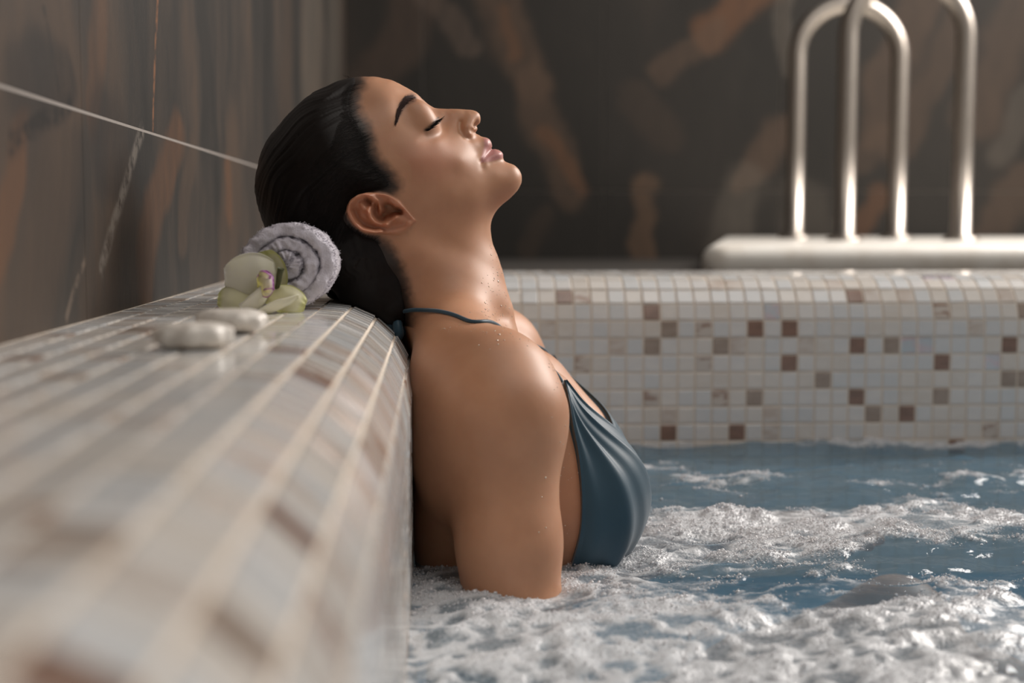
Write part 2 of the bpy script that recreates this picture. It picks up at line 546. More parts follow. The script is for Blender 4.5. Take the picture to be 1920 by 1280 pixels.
def build_rim(name, label, flat, R, depth, length0, length1, place, s_off, l_off, choose, nmax=295):
    """place(u, h, l) -> world point; u inward, h up from the top, l along"""
    arc = R * math.pi / 2
    total = flat + arc + depth
    ss = np.concatenate([[0], np.linspace(flat * 0.5, flat, 3), flat + np.linspace(0, arc, 25)[1:], [total]])
    prof = [rim_profile(s, flat, R) for s in ss]
    ls = [length0, length1]
    V = []; F = []
    n = len(ss)
    for l in ls:
        for (u, h, a, c) in prof:
            V.append(place(u, h, l))
    for (u, h) in ((0 - 0.0, -0.95), (-flat - R, -0.95)):
        pass
    for i in range(n - 1):
        F.append([i, i + 1, n + i + 1, n + i])
    body = mesh_obj(name, V, F, m_grout)
    tag(body, label=label, kind='structure')
    cells = []
    k0 = int(math.ceil((0 - s_off) / TP)); k1 = int((total - s_off) / TP)
    j0 = int(math.ceil((length0 - l_off) / TP)); j1 = int((length1 - l_off) / TP)
    for k in range(k0, k1):
        s = s_off + (k + 0.5) * TP
        u, h, a, c = rim_profile(s, flat, R)
        for j in range(j0, j1):
            l = l_off + (j + 0.5) * TP
            p = np.array(place(u, h, l)); p1 = np.array(place(u + a, h + c, l)); pl = np.array(place(u, h, l + 1))
            nrm = p1 - p; lv_ = pl - p
            cells.append((p, nrm, lv_, k, j))
    C = np.array([c[0] for c in cells]); Nn = np.array([c[1] for c in cells])
    view = CAM - C; dist = np.linalg.norm(view, axis=1)
    w = (C - CAM) @ FWD
    px = project(C)
    facing = (view * Nn).sum(1) / dist
    infr = (w > 0.05) & (px[:, 0] > -90) & (px[:, 0] < 2010) & (px[:, 1] > -60) & (px[:, 1] < 1400)
    size = np.where(infr & (facing > 0.0), facing / dist ** 2, -1)
    kinds = choose(C, px, [c[3] for c in cells], [c[4] for c in cells])
    order = np.argsort(-size)
    single = set(order[:nmax][size[order[:nmax]] > 0].tolist())
    SV = []; SF = []; SM = []
    for i, (p, nrm, lv_, k, j) in enumerate(cells):
        lv2 = lv_ / np.linalg.norm(lv_); nn = nrm / np.linalg.norm(nrm); t = np.cross(lv2, nn)
        jit = RNG.normal(0, 1, 5)
        M = np.stack([t, lv2, nn], 1)
        e = 0.010 * jit[0]; g = 0.012 * jit[1]; q = 0.009 * jit[4]
        Rj = np.array([[1, -q, e], [q, 1, g], [-e, -g, 1]])
        M = M @ Rj
        pos = p + nn * 0.0001 * jit[2]
        if i in single:
            o = bpy.data.objects.new('tile', tile_meshes[kinds[i]])
            COL.objects.link(o)
            mw = Matrix.Identity(4)
            for a in range(3):
                for c in range(3): mw[a][c] = M[a, c]
                mw[a][3] = pos[a]
            o.parent = body
            o.matrix_local = mw
        else:
            base = 12 * len(SV)
            SV.append(TV @ M.T + pos)
            for f in TF:
                SF.append([base + x for x in f]); SM.append(kinds[i])
    if SV:
        st = mesh_obj('tile_field', np.vstack(SV), SF, TM, body, smooth=False, mat_idx=SM)
        tag(st, kind='stuff', label='small white and brown glass mosaic tiles')
    return body


def left_kinds(C, px, ks, js):
    r = RNG.random(len(C))
    cum = np.cumsum([.26, .22, .22, .13, .10, .025, .008, .022])
    return np.minimum(np.searchsorted(cum, r), 7)


BROWN_Z = {6: [(232, 160), (560, 208), (952, 262), (1083, 262), (1277, 322), (1083, 390), (1597, 380), (1277, 513), (1467, 575), (635, 655), (888, 648), (1855, 312), (1320, 140), (1655, 685)],
           7: [(298, 158), (760, 272), (305, 405), (525, 535), (775, 535), (1787, 640), (1610, 180), (712, 395)],
           5: [(625, 272), (560, 335), (825, 332), (1405, 322), (1210, 450), (952, 522), (1595, 508), (1335, 578), (1900, 440), (1855, 440)],
           4: [(890, 330), (1145, 325), (1015, 580), (1730, 250), (172, 280), (1500, 130), (1390, 150), (430, 330), (600, 590), (1018, 650), (850, 105), (800, 105), (1850, 150), (1240, 110)],
           8: [(1560, 95), (1620, 95), (1015, 197), (1785, 380), (1465, 300), (1535, 310)]}


def back_kinds(C, px, ks, js):
    r = RNG.random(len(C))
    kinds = np.searchsorted(np.cumsum([.30, .22, .34, .14]), r); kinds = np.minimum(kinds, 3)
    out = (px[:, 0] < 940) | (px[:, 0] > 1920)
    kinds = np.where(out & (RNG.random(len(C)) < 0.14), 5, kinds)
    for kd, pts in BROWN_Z.items():
        for (zx, zy) in pts:
            q = np.array([940 + zx / 1.959, 480 + zy / 1.96])
            kinds[np.argmin(((px - q) ** 2).sum(1))] = kd
    return kinds


lflat = (FACE_X - NOSE_R) - WALL_X
rim_l = build_rim('wall_spa_left', 'long mosaic ledge with rounded edge along the stone wall', lflat, NOSE_R, 0.30, -1.6, 0.90,
                  lambda u, h, l: (FACE_X + u, l, LEDGE_Z + h), 0.004, 0.0, left_kinds)
jx = PY(978.3, 700, BACK_Y)[0]; jz = PY(1090, 699, BACK_Y)[2]
bflat = 0.20
barc = NOSE_R * math.pi / 2
s_joint = bflat + barc + (LEDGE_Z - NOSE_R - jz)
rim_b = build_rim('wall_spa_back', 'far white mosaic wall of the spa pool with scattered brown tiles', bflat, NOSE_R, 0.30, FACE_X + 0.001, 1.9,
                  lambda u, h, l: (l, BACK_Y - u, LEDGE_Z + h), s_joint % TP, jx % TP, back_kinds)

# pool basin under the water
m_basin, nt, b = new_mat('blue_basin'); setp(b, color=(0.10, 0.30, 0.46), rough=0.4)
N = NT(nt); nt.links.new(N.mix(N.noise(N.coord(), 3, 2), (0.34, 0.60, 0.78), (0.42, 0.66, 0.82)), b.inputs['Base Color'])
V = [(FACE_X - .02, -1.7, -.75), (1.9, -1.7, -.75), (1.9, BACK_Y + .02, -.75), (FACE_X - .02, BACK_Y + .02, -.75),
     (FACE_X - .02, -1.7, -.15), (1.9, -1.7, -.15), (1.9, BACK_Y + .02, -.15), (FACE_X - .02, BACK_Y + .02, -.15),
     (.36, -1.7, -.435), (.36, BACK_Y + .02, -.435), (.36, -1.7, -.75), (.36, BACK_Y + .02, -.75), (FACE_X - .02, -1.7, -.435), (FACE_X - .02, BACK_Y + .02, -.435)]
F = [[10, 1, 2, 11], [12, 8, 9, 13], [8, 10, 11, 9], [13, 7, 4, 12], [9, 11, 2, 6, 7, 13], [1, 5, 6, 2]]
pf = mesh_obj('floor_pool', V, F, m_basin, smooth=False)
tag(pf, kind='structure', label='blue pool floor and bench under the water')
# ------------------------------------------------------------------ the bather: one continuous skin surface
def axis_nodes(*spans):                         # (start, stop, step) ... -> nonuniform coordinates
    out = []
    for a, b, h in spans:
        n = max(1, int(round((b - a) / h)))
        out.append(np.linspace(a, b, n, endpoint=False))
    return np.concatenate(out + [[spans[-1][1]]])


GX = axis_nodes((-0.175, 0.085, 0.00115), (0.085, 0.20, 0.002), (0.20, 0.42, 0.0035), (0.42, 0.86, 0.008))
GY = axis_nodes((-0.26, -0.09, 0.003), (-0.09, 0.09, 0.00125), (0.09, 0.26, 0.003))
GZ = axis_nodes((-0.56, -0.10, 0.008), (-0.10, 0.165, 0.0025), (0.165, 0.408, 0.00115))
BIG = 0.5
FLD = np.full((len(GX), len(GY), len(GZ)), BIG, np.float32)


SHEAR = 0.0                                      # the trunk is turned a little: its far side sits forward


def window(lo, hi):
    sl = []
    hi = (hi[0] + 0.02 * (SHEAR > 0), hi[1], hi[2])
    for g, a, b in zip((GX, GY, GZ), lo, hi):
        i = max(0, np.searchsorted(g, a) - 1); j = min(len(g), np.searchsorted(g, b) + 1)
        sl.append(slice(i, max(j, i + 1)))
    return tuple(sl), GX[sl[0]][:, None, None] - SHEAR * (GY[sl[1]][None, :, None] + 0.17), GY[sl[1]][None, :, None], GZ[sl[2]][None, None, :]


def smin(a, b, k):
    h = np.maximum(k - np.abs(a - b), 0) / k
    return np.minimum(a, b) - h * h * k * 0.25


def union(sl, d, k):
    FLD[sl] = smin(FLD[sl], d.astype(np.float32), k) if k > 0 else np.minimum(FLD[sl], d)


def carve(sl, d, k):
    FLD[sl] = -smin(-FLD[sl], d.astype(np.float32), k)


def ellipsoid(c, r, k, rot=None, sub=False, sym=True):
    for s in ((1, -1) if sym else (1,)):
        cc = np.array([c[0], c[1] * s, c[2]]); m = max(r) + k + 0.03
        sl, X, Y, Z = window(cc - m, cc + m)
        q = [X - cc[0], (Y - cc[1]) * s, Z - cc[2]]
        if rot is not None:
            q = [sum(rot[i][j] * q[j] for j in range(3)) for i in range(3)]
        k0 = np.sqrt((q[0] / r[0]) ** 2 + (q[1] / r[1]) ** 2 + (q[2] / r[2]) ** 2) + 1e-9
        k1 = np.sqrt((q[0] / r[0] ** 2) ** 2 + (q[1] / r[1] ** 2) ** 2 + (q[2] / r[2] ** 2) ** 2) + 1e-9
        d = k0 * (k0 - 1) / k1
        (carve if sub else union)(sl, d if not sub else d, k)


def capsule(a, b, ra, rb, k, sym=True, sub=False):
    a = np.array(a, float); b = np.array(b, float)
    for s in ((1, -1) if sym else (1,)):
        A = a * (1, s, 1); B = b * (1, s, 1)
        m = max(ra, rb) + k + 0.03
        sl, X, Y, Z = window(np.minimum(A, B) - m, np.maximum(A, B) + m)
        D = B - A; L2 = D @ D
        t = np.clip(((X - A[0]) * D[0] + (Y - A[1]) * D[1] + (Z - A[2]) * D[2]) / L2, 0, 1)
        d = np.sqrt((X - A[0] - t * D[0]) ** 2 + (Y - A[1] - t * D[1]) ** 2 + (Z - A[2] - t * D[2]) ** 2) - (ra + (rb - ra) * t)
        (carve if sub else union)(sl, d, k)


# --- head and neck: half width over the sagittal plane, from the profile line and inner landmarks
PROFILE = [  # px, py, cross-section radius in mm
    (655, 148, 62), (677, 144.3, 62), (705, 144.5, 60), (734, 150.6, 56), (752, 159, 48), (771, 169.5, 40), (784, 178, 34), (796, 189.3, 26),
    (808, 198.6, 16), (820, 203.2, 10), (833, 203.8, 7), (846, 203.8, 6.5), (871, 205.0, 7), (884, 206, 8.5), (893, 208.6, 9.5), (899, 214, 10), (901, 221, 10), (899.7, 231, 9),
    (896, 240, 4.5), (893.2, 246.5, 4.5), (896.6, 251.6, 9), (904.4, 256.5, 13), (912, 258, 15), (917.5, 261.0, 15), (921.6, 268.0, 14), (922.8, 274.5, 14),
    (920.5, 280, 14), (927.8, 279.2, 15), (937, 282.3, 16), (943, 288.0, 16), (943.3, 294.5, 16), (945, 301, 18), (951, 304.5, 19), (963.8, 309.4, 19),
    (973, 318, 19), (978.2, 329.7, 19), (977.8, 342, 20), (971, 356, 22), (953, 374.5, 26), (937, 388, 30), (926, 403.0, 35), (920.6, 418, 40), (919.9, 432, 43),
    (924, 457, 46), (934, 482, 48), (943, 510, 50), (951, 545, 52), (957, 596, 54), (960, 650, 55), (955, 700, 55)]
NAPE = [(770, 700, 50), (757, 660, 50), (745, 625, 50), (728, 590, 50), (705, 562, 50), (670, 545, 54), (628, 536, 58), (580, 520, 60), (543, 492, 60), (515, 455, 60),
        (498, 411, 60), (487, 384, 60), (482, 357, 60), (483, 331, 60), (493, 295, 60), (510, 260, 60), (541, 221, 60), (571, 192, 60), (601, 172, 60), (630, 156, 60)]
prof = PROFILE + NAPE
prof_xz = np.array([PY(a, b_, 0.0)[[0, 2]] for a, b_, r in prof])
prof_r = np.array([r for a, b_, r in prof]) / 1000.0
# densify
cl = np.vstack([prof_xz, prof_xz[:1]]); rr = np.append(prof_r, prof_r[0])
dense = []; dr = []
for i in range(len(prof_xz)):
    L = np.linalg.norm(cl[i + 1] - cl[i]); n = max(1, int(L / 0.006))
    for t in np.arange(n) / n:
        dense.append(cl[i] * (1 - t) + cl[i + 1] * t); dr.append(rr[i] * (1 - t) + rr[i + 1] * t)
dense = np.array(dense); dr = np.array(dr)
tan = np.roll(dense, -1, 0) - np.roll(dense, 1, 0)
tan /= np.linalg.norm(tan, axis=1, keepdims=True)
nout = np.stack([-tan[:, 1], tan[:, 0]], 1)      # outward (profile runs clockwise in x,z)
if poly_sd(*(dense[:1] + nout[:1] * 0.003).T, dense)[0] < 0:
    nout = -nout
pts = [dense]; val = [np.zeros(len(dense))]
for d in (0.003,):
    q = dense - nout * d
    ok = poly_sd(q[:, 0], q[:, 1], dense) < -0.6 * d
    pts.append(q[ok]); val.append((2 * dr * d - d * d)[ok])
for d in (0.008, 0.02):
    q = dense + nout * d
    ok = poly_sd(q[:, 0], q[:, 1], dense) > 0.7 * d
    pts.append(q[ok]); val.append((-2 * np.minimum(dr, 0.03) * d)[ok])
INNER = [  # px, py, half width in mm, on the near surface
    (605, 330, 75), (560, 300, 66), (523, 335, 52), (540, 400, 62), (600, 420, 72), (650, 300, 75), (640, 230, 65), (600, 225, 55), (680, 190, 47), (715, 200, 52), (695, 250, 66),
    (700, 330, 73), (660, 380, 74), (610, 480, 62), (560, 450, 60), (650, 480, 64), (735, 190, 46), (742, 215, 53), (738, 250, 60), (768, 190, 28), (755, 180, 29), (782, 189, 18),
    (760, 212, 43), (768, 203, 36), (765, 235, 51), (780, 214, 36), (778, 232, 46), (788, 200, 24), (797, 206, 17), (808, 209, 11.5), (818, 211, 8.5), (829, 213, 8.5), (829, 222, 12), (829, 232, 16), (832, 243, 23), (818, 240, 28), (812, 250, 37.5), (792, 254, 49),
    (846, 212, 7.6), (848, 222, 11), (846, 234, 16), (842, 246, 24), (866, 213, 7.8), (868, 224, 12), (866, 236, 15.5),
    (882, 214, 8.8), (880, 226, 13.5), (876, 238, 16.8), (874, 248, 17.2), (888, 241, 13.5), (886.5, 230, 13), (883, 250, 15.5), (892, 221, 8.8),
    (860, 258, 25), (884, 258, 14.0), (890, 268, 17), (902, 268, 12), (880, 275, 24), (893, 288, 21.5), (902, 303, 23.5), (912, 292, 15.5), (911, 280, 11.5),
    (926, 291, 12.5), (918, 304, 18), (930, 305, 14.5), (890, 306, 29), (905, 318, 26), (930, 325, 22.5), (955, 325, 16), (955, 345, 18),
    (860, 275, 33), (840, 262, 34), (820, 264, 44), (830, 285, 48), (800, 274, 53), (805, 295, 57), (775, 270, 58), (775, 300, 63.5), (745, 290, 65), (745, 325, 68.5), (865, 300, 40), (850, 325, 46), (820, 330, 55),
    (780, 345, 63.5), (735, 360, 71), (875, 335, 39), (900, 345, 33.5), (925, 362, 25), (890, 370, 38), (850, 365, 48), (820, 375, 54), (780, 390, 61), (760, 415, 62), (800, 415, 55), (840, 400, 48), (880, 398, 39),
    (905, 405, 27), (740, 450, 59), (780, 455, 54.5), (830, 445, 49), (880, 440, 38), (700, 500, 58), (760, 510, 55), (820, 500, 53), (880, 500, 45), (920, 500, 29), (760, 560, 54), (830, 560, 54.5), (900, 560, 44), (780, 620, 54), (860, 620, 55), (920, 620, 40), (860, 680, 55)]
ip = np.array([PY(a, b_, -w / 1000.0)[[0, 2]] for a, b_, w in INNER]); iv = (np.array([w for a, b_, w in INNER]) / 1000.0) ** 2
pts.append(ip); val.append(iv)
P2 = np.vstack(pts); V2 = np.concatenate(val)
# thin-plate spline with slight smoothing
SC = 100.0
def tps_k(r2): return np.where(r2 > 1e-12, r2 * np.log(r2 + 1e-12), 0)
def tps_fit(P, v, lam):
    n = len(P)
    K = tps_k(((P[:, None] - P[None]) ** 2).sum(2)) + lam * np.eye(n)
    Pm = np.hstack([np.ones((n, 1)), P])
    A = np.block([[K, Pm], [Pm.T, np.zeros((3, 3))]])
    return np.linalg.solve(A, np.concatenate([v, np.zeros(3)]))
def tps_eval(Pc, w, Q):
    n = len(Pc); out = np.empty(len(Q))
    for i in range(0, len(Q), 8000):
        q = Q[i:i + 8000]
        out[i:i + 8000] = tps_k(((q[:, None] - Pc[None]) ** 2).sum(2)) @ w[:n] + w[n] + q @ w[n + 1:]
    return out
PS = P2 * SC
tw = tps_fit(PS, V2 * 1e4, 2e-2)
hx0, hx1 = np.searchsorted(GX, -0.172), np.searchsorted(GX, 0.087)
hz0 = np.searchsorted(GZ, 0.125)
HX, HZ = GX[hx0:hx1], GZ[hz0:]
hxg, hzg = np.meshgrid(HX, HZ, indexing='ij')
Q = (tps_eval(PS, tw, np.stack([hxg.ravel(), hzg.ravel()], 1) * SC) / 1e4).reshape(hxg.shape)
sdp = poly_sd(hxg, hzg, dense)
Q = np.where(sdp > 0, np.minimum(Q, -0.012 * sdp), Q)
Q = np.where(sdp > 0.012, -0.02 * sdp, Q)
Q = np.where((sdp < -0.010), np.maximum(Q, 0.00006), Q)
W0 = np.sqrt(np.maximum(Q, 0))


def px_line(pl, w):                             # pixel polyline on the near surface at half width w -> x,z
    return np.array([PY(a, b_, -w)[[0, 2]] for a, b_ in pl])


def groove(pl, w, width, depth, pw=2):
    global W0
    d = seg_dist(hxg, hzg, px_line(pl, w))
    W0 = W0 - depth * np.exp(-(d / width) ** pw) * smooth01(W0 / 0.004)


groove([(863, 228), (862, 238), (864, 248), (870, 256.5), (880, 260)], 0.020, 0.0021, 0.0021)       # behind the nostril wing
groove([(866, 232), (868, 226)], 0.017, 0.003, 0.0006)
groove([(921, 281), (912, 292), (906, 299), (902, 303.5)], 0.018, 0.0015, 0.0026)     # between the lips
groove([(902, 303), (902.5, 309), (905, 315)], 0.024, 0.0028, 0.0011)                  # corner of the mouth
groove([(884, 262), (888, 275), (893, 285)], 0.022, 0.004, 0.0006)
groove([(935, 300), (920, 306)], 0.018, 0.0030, 0.0010)
groove([(915, 270), (909, 284), (905, 296)], 0.016, 0.0026, -0.0009)                   # upper lip fullness
groove([(934, 289), (922, 294), (912, 299)], 0.015, 0.0034, -0.0013)                   # lower lip fullness
groove([(873, 238), (876, 249), (884, 251)], 0.018, 0.0040, -0.0012)                   # wing of the nose
groove([(790, 262), (806, 264), (822, 252)], 0.045, 0.0035, 0.0007)
Q = np.where(Q > 0, W0 * W0, Q)
gx_, gz_ = np.gradient(Q, HX, HZ)
gq = np.sqrt(gx_ ** 2 + gz_ ** 2)
yy = GY[None, :, None]
HEADD = ((yy ** 2 - Q[:, None, :]) / np.sqrt(4 * yy ** 2 + gq[:, None, :] ** 2 + 1e-5)).astype(np.float32)
HEADD = np.clip(np.maximum(HEADD, np.where(sdp > 0, sdp, -1.0)[:, None, :]), -0.05, 0.2).astype(np.float32)
headsl = (slice(hx0, hx1), slice(0, len(GY)), slice(hz0, len(GZ)))
FLD[headsl] = np.minimum(FLD[headsl], HEADD)


def PT(px, py, y):
    return PY(px, py, y)


ellipsoid(PT(782, 216, -0.032), (0.0120, 0.0130, 0.0120), 0.014)
ellipsoid(PT(790.5, 235.5, -0.0315), (0.0132, 0.0142, 0.0132), 0.006)                    # closed eye under the lid
# nostrils
nrot = np.array([[0.80, 0, -0.60], [0, 1, 0], [0.60, 0, 0.80]])
ellipsoid(PT(893.2, 232.5, -0.0078), (0.0021, 0.0034, 0.0046), 0.0012, rot=nrot, sub=True)

# --- ear: solid over the head surface with its own relief
ear_o = [(735, 369), (722, 363.5), (708, 361.5), (686, 361.5), (672, 364.8), (658, 374), (651, 386), (650, 397), (654.4, 408), (662.8, 420), (675, 431), (686, 436), (705, 437.5), (724, 438), (742.5, 435), (760, 429), (770, 420), (779, 413), (768, 401), (757, 388), (747, 376)]
EY = 0.083
eo = px_line(ear_o, EY)
ex0, ex1 = np.searchsorted(HX, eo[:, 0].min() - 0.006), np.searchsorted(HX, eo[:, 0].max() + 0.006)
ez0, ez1 = np.searchsorted(HZ, eo[:, 1].min() - 0.006), np.searchsorted(HZ, eo[:, 1].max() + 0.006)
exg, ezg = hxg[ex0:ex1, ez0:ez1], hzg[ex0:ex1, ez0:ez1]
esd = poly_sd(exg, ezg, eo)
front = PY(752, 392, -EY)[[0, 2]]; backp = PY(652, 400, -EY)[[0, 2]]
tt = np.clip(((exg - front[0]) * (backp - front)[0] + (ezg - front[1]) * (backp - front)[1]) / ((backp - front) @ (backp - front)), -0.2, 1.1)
hh = 0.0035 + 0.0115 * smooth01(tt * 1.1)        # how far the rim stands off the head


def ridge(pl, width, height):
    d = seg_dist(exg, ezg, px_line(pl, EY))
    return height * np.exp(-(d / width) ** 2)


hh = hh - 0.0040 * smooth01(-esd / 0.004)                                                # dished inside the rim
hh = hh + ridge([(712, 391), (708, 378), (697, 369), (684, 366), (669, 370.5), (658, 381), (655, 394), (659, 406), (668, 419), (680, 430), (698, 434), (714, 434)], 0.0019, 0.0062)   # helix
hh = hh + ridge([(697, 382), (692, 396), (694, 406), (702, 415.5), (714, 419.5), (724, 421)], 0.0020, 0.0070)             # antihelix
hh = hh + ridge([(677, 381), (683, 392), (692, 400)], 0.0020, 0.0040)
hh = hh - ridge([(666, 394), (671, 408), (685, 421), (704, 429)], 0.0022, 0.0030)         # scapha
hh = hh - ridge([(703, 385), (704, 400), (712, 411), (716, 405)], 0.0034, 0.0115)         # concha
hh = hh - ridge([(722, 386), (724, 396), (730, 398)], 0.0036, 0.0125)
hh = hh - ridge([(729, 386), (737, 393), (747, 395)], 0.0024, 0.0150)                     # canal
hh = hh - ridge([(687, 374), (694, 381)], 0.0018, 0.0085)                                 # triangular fossa
hh = hh + ridge([(731, 379), (741, 384), (750, 390)], 0.0020, 0.0050)                     # tragus
hh = hh + ridge([(740, 410), (752, 413), (762, 415)], 0.0042, 0.0035)                     # lobe
hh = hh + ridge([(726, 420), (735, 412), (744, 405)], 0.0020, 0.0030)
We = np.sqrt(np.maximum(Q[ex0:ex1, ez0:ez1], 0))
ytop = We + np.maximum(hh, -0.013)
ay = np.abs(GY)[None, :, None]
edge = esd[:, None, :]
dear = np.maximum(edge, (ay - ytop[:, None, :]) * 0.8)
k_ = 0.0022
h_ = np.maximum(k_ - np.abs(edge - (ay - ytop[:, None, :]) * 0.8), 0) / k_
dear = dear + h_ * h_ * k_ * 0.25
dear = np.where(ay < 0.045, 0.2, dear)
esl = (slice(hx0 + ex0, hx0 + ex1), slice(0, len(GY)), slice(hz0 + ez0, hz0 + ez1))
# concha and canal go below the head surface
pit = np.minimum(hh + 0.0005, 0)[:, None, :]
inside_pit = (esd < -0.002)[:, None, :] & (hh < -0.0005)[:, None, :] & (ay > 0.05)
base = FLD[esl]
base = np.where(inside_pit, np.maximum(base, (ay - ytop[:, None, :]) * 0.8), base)
FLD[esl] = smin(base, dear.astype(np.float32), 0.0016)

capsule(PT(760, 470, -0.050), PT(938, 588, -0.016), 0.012, 0.008, 0.020)                   # neck muscle
# --- torso, breasts, arms, legs
SHEAR = 0.036
def loft(levels, k):
    L = np.array(levels, float)                 # z, cx, a(depth), b(width)
    L = L[np.argsort(L[:, 0])]
    z0, z1 = L[0, 0], L[-1, 0]
    sl, X, Y, Z = window((-0.2, -0.24, z0 - 0.03), (0.3, 0.24, z1 + 0.03))
    zz = np.clip(Z, z0, z1)
    Ls = spline(L, 200)
    cx = np.interp(zz, Ls[:, 0], Ls[:, 1]); a = np.interp(zz, Ls[:, 0], Ls[:, 2]); b = np.interp(zz, Ls[:, 0], Ls[:, 3])
    qx = X - cx; p = 2.35
    k0 = (np.abs(qx / a) ** p + np.abs(Y / b) ** p) ** (1 / p) + 1e-9
    d2 = (k0 - 1) * np.minimum(a, b) * np.clip(np.sqrt((qx / a) ** 2 + (Y / b) ** 2) / (np.sqrt((qx / a ** 2) ** 2 + (Y / b ** 2) ** 2) + 1e-6) / np.minimum(a, b), 0.6, 2.0)
    dz = np.maximum(z0 - Z, Z - z1)
    union(sl, np.sqrt(np.maximum(d2, 0) ** 2 + np.maximum(dz, 0) ** 2) + np.minimum(np.maximum(d2, dz), 0), k)


loft([(-0.40, .070, .085, .165), (-0.30, .070, .086, .168), (-0.18, .054, .068, .130), (-0.08, .049, .064, .126), (0.00, .048, .063, .132), (0.06, .046, .061, .136),
      (0.11, .042, .057, .132), (0.142, .034, .047, .110), (0.158, .025, .041, .078), (0.168, .020, .037, .052)], 0.022)
capsule((0.012, -0.046, 0.188), (0.032, -0.135, 0.152), 0.024, 0.027, 0.035)               # trapezius slope
capsule((0.045, -0.152, 0.139), (0.050, -0.168, 0.120), 0.0462, 0.0465, 0.026)             # shoulder cap
capsule((0.050, -0.166, 0.120), (0.0545, -0.186, 0.030), 0.0425, 0.0375, 0.022)            # upper arm
capsule((0.0545, -0.186, 0.030), (0.0575, -0.192, -0.035), 0.0375, 0.0368, 0.012)
def lower_arm(side, elbow, wrist, hand, up):
    """elbow, wrist and knuckles; up = palm thickness direction is z"""
    sy = np.array([1, side, 1])
    e, w, h = (np.array(q) * sy for q in (elbow, wrist, hand))
    capsule(np.array((0.0575, -0.192, -0.035)) * (1, -side, 1), e, 0.0368, 0.031, 0.015, sym=False)
    capsule(e, e + (w - e) * 0.45, 0.0315, 0.0300, 0.02, sym=False)
    capsule(e + (w - e) * 0.45, w, 0.0300, 0.0205, 0.012, sym=False)
    f = (h - w) / np.linalg.norm(h - w); s_ = np.cross(f, (0, 0, 1.0)); s_ /= np.linalg.norm(s_)
    for q in (-0.024, -0.008, 0.008, 0.024):                                              # palm
        capsule(w + s_ * q * 0.6, h + s_ * q, 0.0135, 0.0115, 0.012, sym=False)
    for i_, q in enumerate((-0.0285, -0.0095, 0.0095, 0.0285)):                            # four fingers
        L = (0.066, 0.078, 0.074, 0.056)[i_ if side < 0 else 3 - i_]
        k1 = h + s_ * q + f * L * 0.5 + (0, 0, -0.002); k2 = k1 + f * L * 0.45 + s_ * q * 0.08 + (0, 0, -0.010)
        capsule(h + s_ * q, k1, 0.0092, 0.0084, 0.005, sym=False)
        capsule(k1, k2, 0.0084, 0.0070, 0.003, sym=False)
    t0 = w + f * 0.022 - s_ * side * -0.022; t1 = t0 + f * 0.030 + s_ * side * 0.024; t2 = t1 + f * 0.028 + s_ * side * 0.006
    capsule(t0, t1, 0.0130, 0.0098, 0.008, sym=False)                                      # thumb
    capsule(t1, t2, 0.0098, 0.0078, 0.003, sym=False)


lower_arm(-1, (0.062, 0.196, -0.16), (0.25, 0.165, -0.235), (0.33, 0.150, -0.232), 1)       # near hand rests on the thigh
lower_arm(1, (0.080, 0.205, -0.105), (0.275, 0.165, -0.040), (0.350, 0.152, -0.036), 1)     # far arm floats just under the surface
capsule((0.053, -0.014, 0.168), (0.046, -0.130, 0.165), 0.0080, 0.009, 0.014)              # collar bone
ellipsoid((0.058, -0.075, 0.098), (0.047, 0.068, 0.048), 0.03)                             # upper chest
ellipsoid((0.103, -0.078, 0.034), (0.0600, 0.060, 0.062), 0.030)                           # breast
capsule((0.078, -0.082, 0.105), (0.112, -0.078, 0.050), 0.038, 0.046, 0.03)
ellipsoid((0.012, -0.088, 0.060), (0.0305, 0.050, 0.085), 0.02)                               # shoulder blade
ellipsoid((0.026, -0.140, 0.098), (0.045, 0.040, 0.066), 0.030)                             # back of the shoulder
ellipsoid((0.008, -0.098, 0.148), (0.027, 0.050, 0.040), 0.030)                             # upper back
ellipsoid((0.019, -0.094, 0.005), (0.0365, 0.040, 0.095), 0.02)
# legs, stretched out just under the surface
capsule((0.07, -0.090, -0.33), (0.30, -0.105, -0.200), 0.080, 0.064, 0.04)
capsule((0.30, -0.105, -0.200), (0.44, -0.125, -0.135), 0.062, 0.052, 0.03)
capsule((0.44, -0.125, -0.135), (0.60, -0.115, -0.30), 0.050, 0.045, 0.02)
capsule((0.60, -0.115, -0.30), (0.70, -0.105, -0.44), 0.045, 0.028, 0.02)
capsule((0.69, -0.105, -0.46), (0.82, -0.115, -0.51), 0.030, 0.022, 0.02)


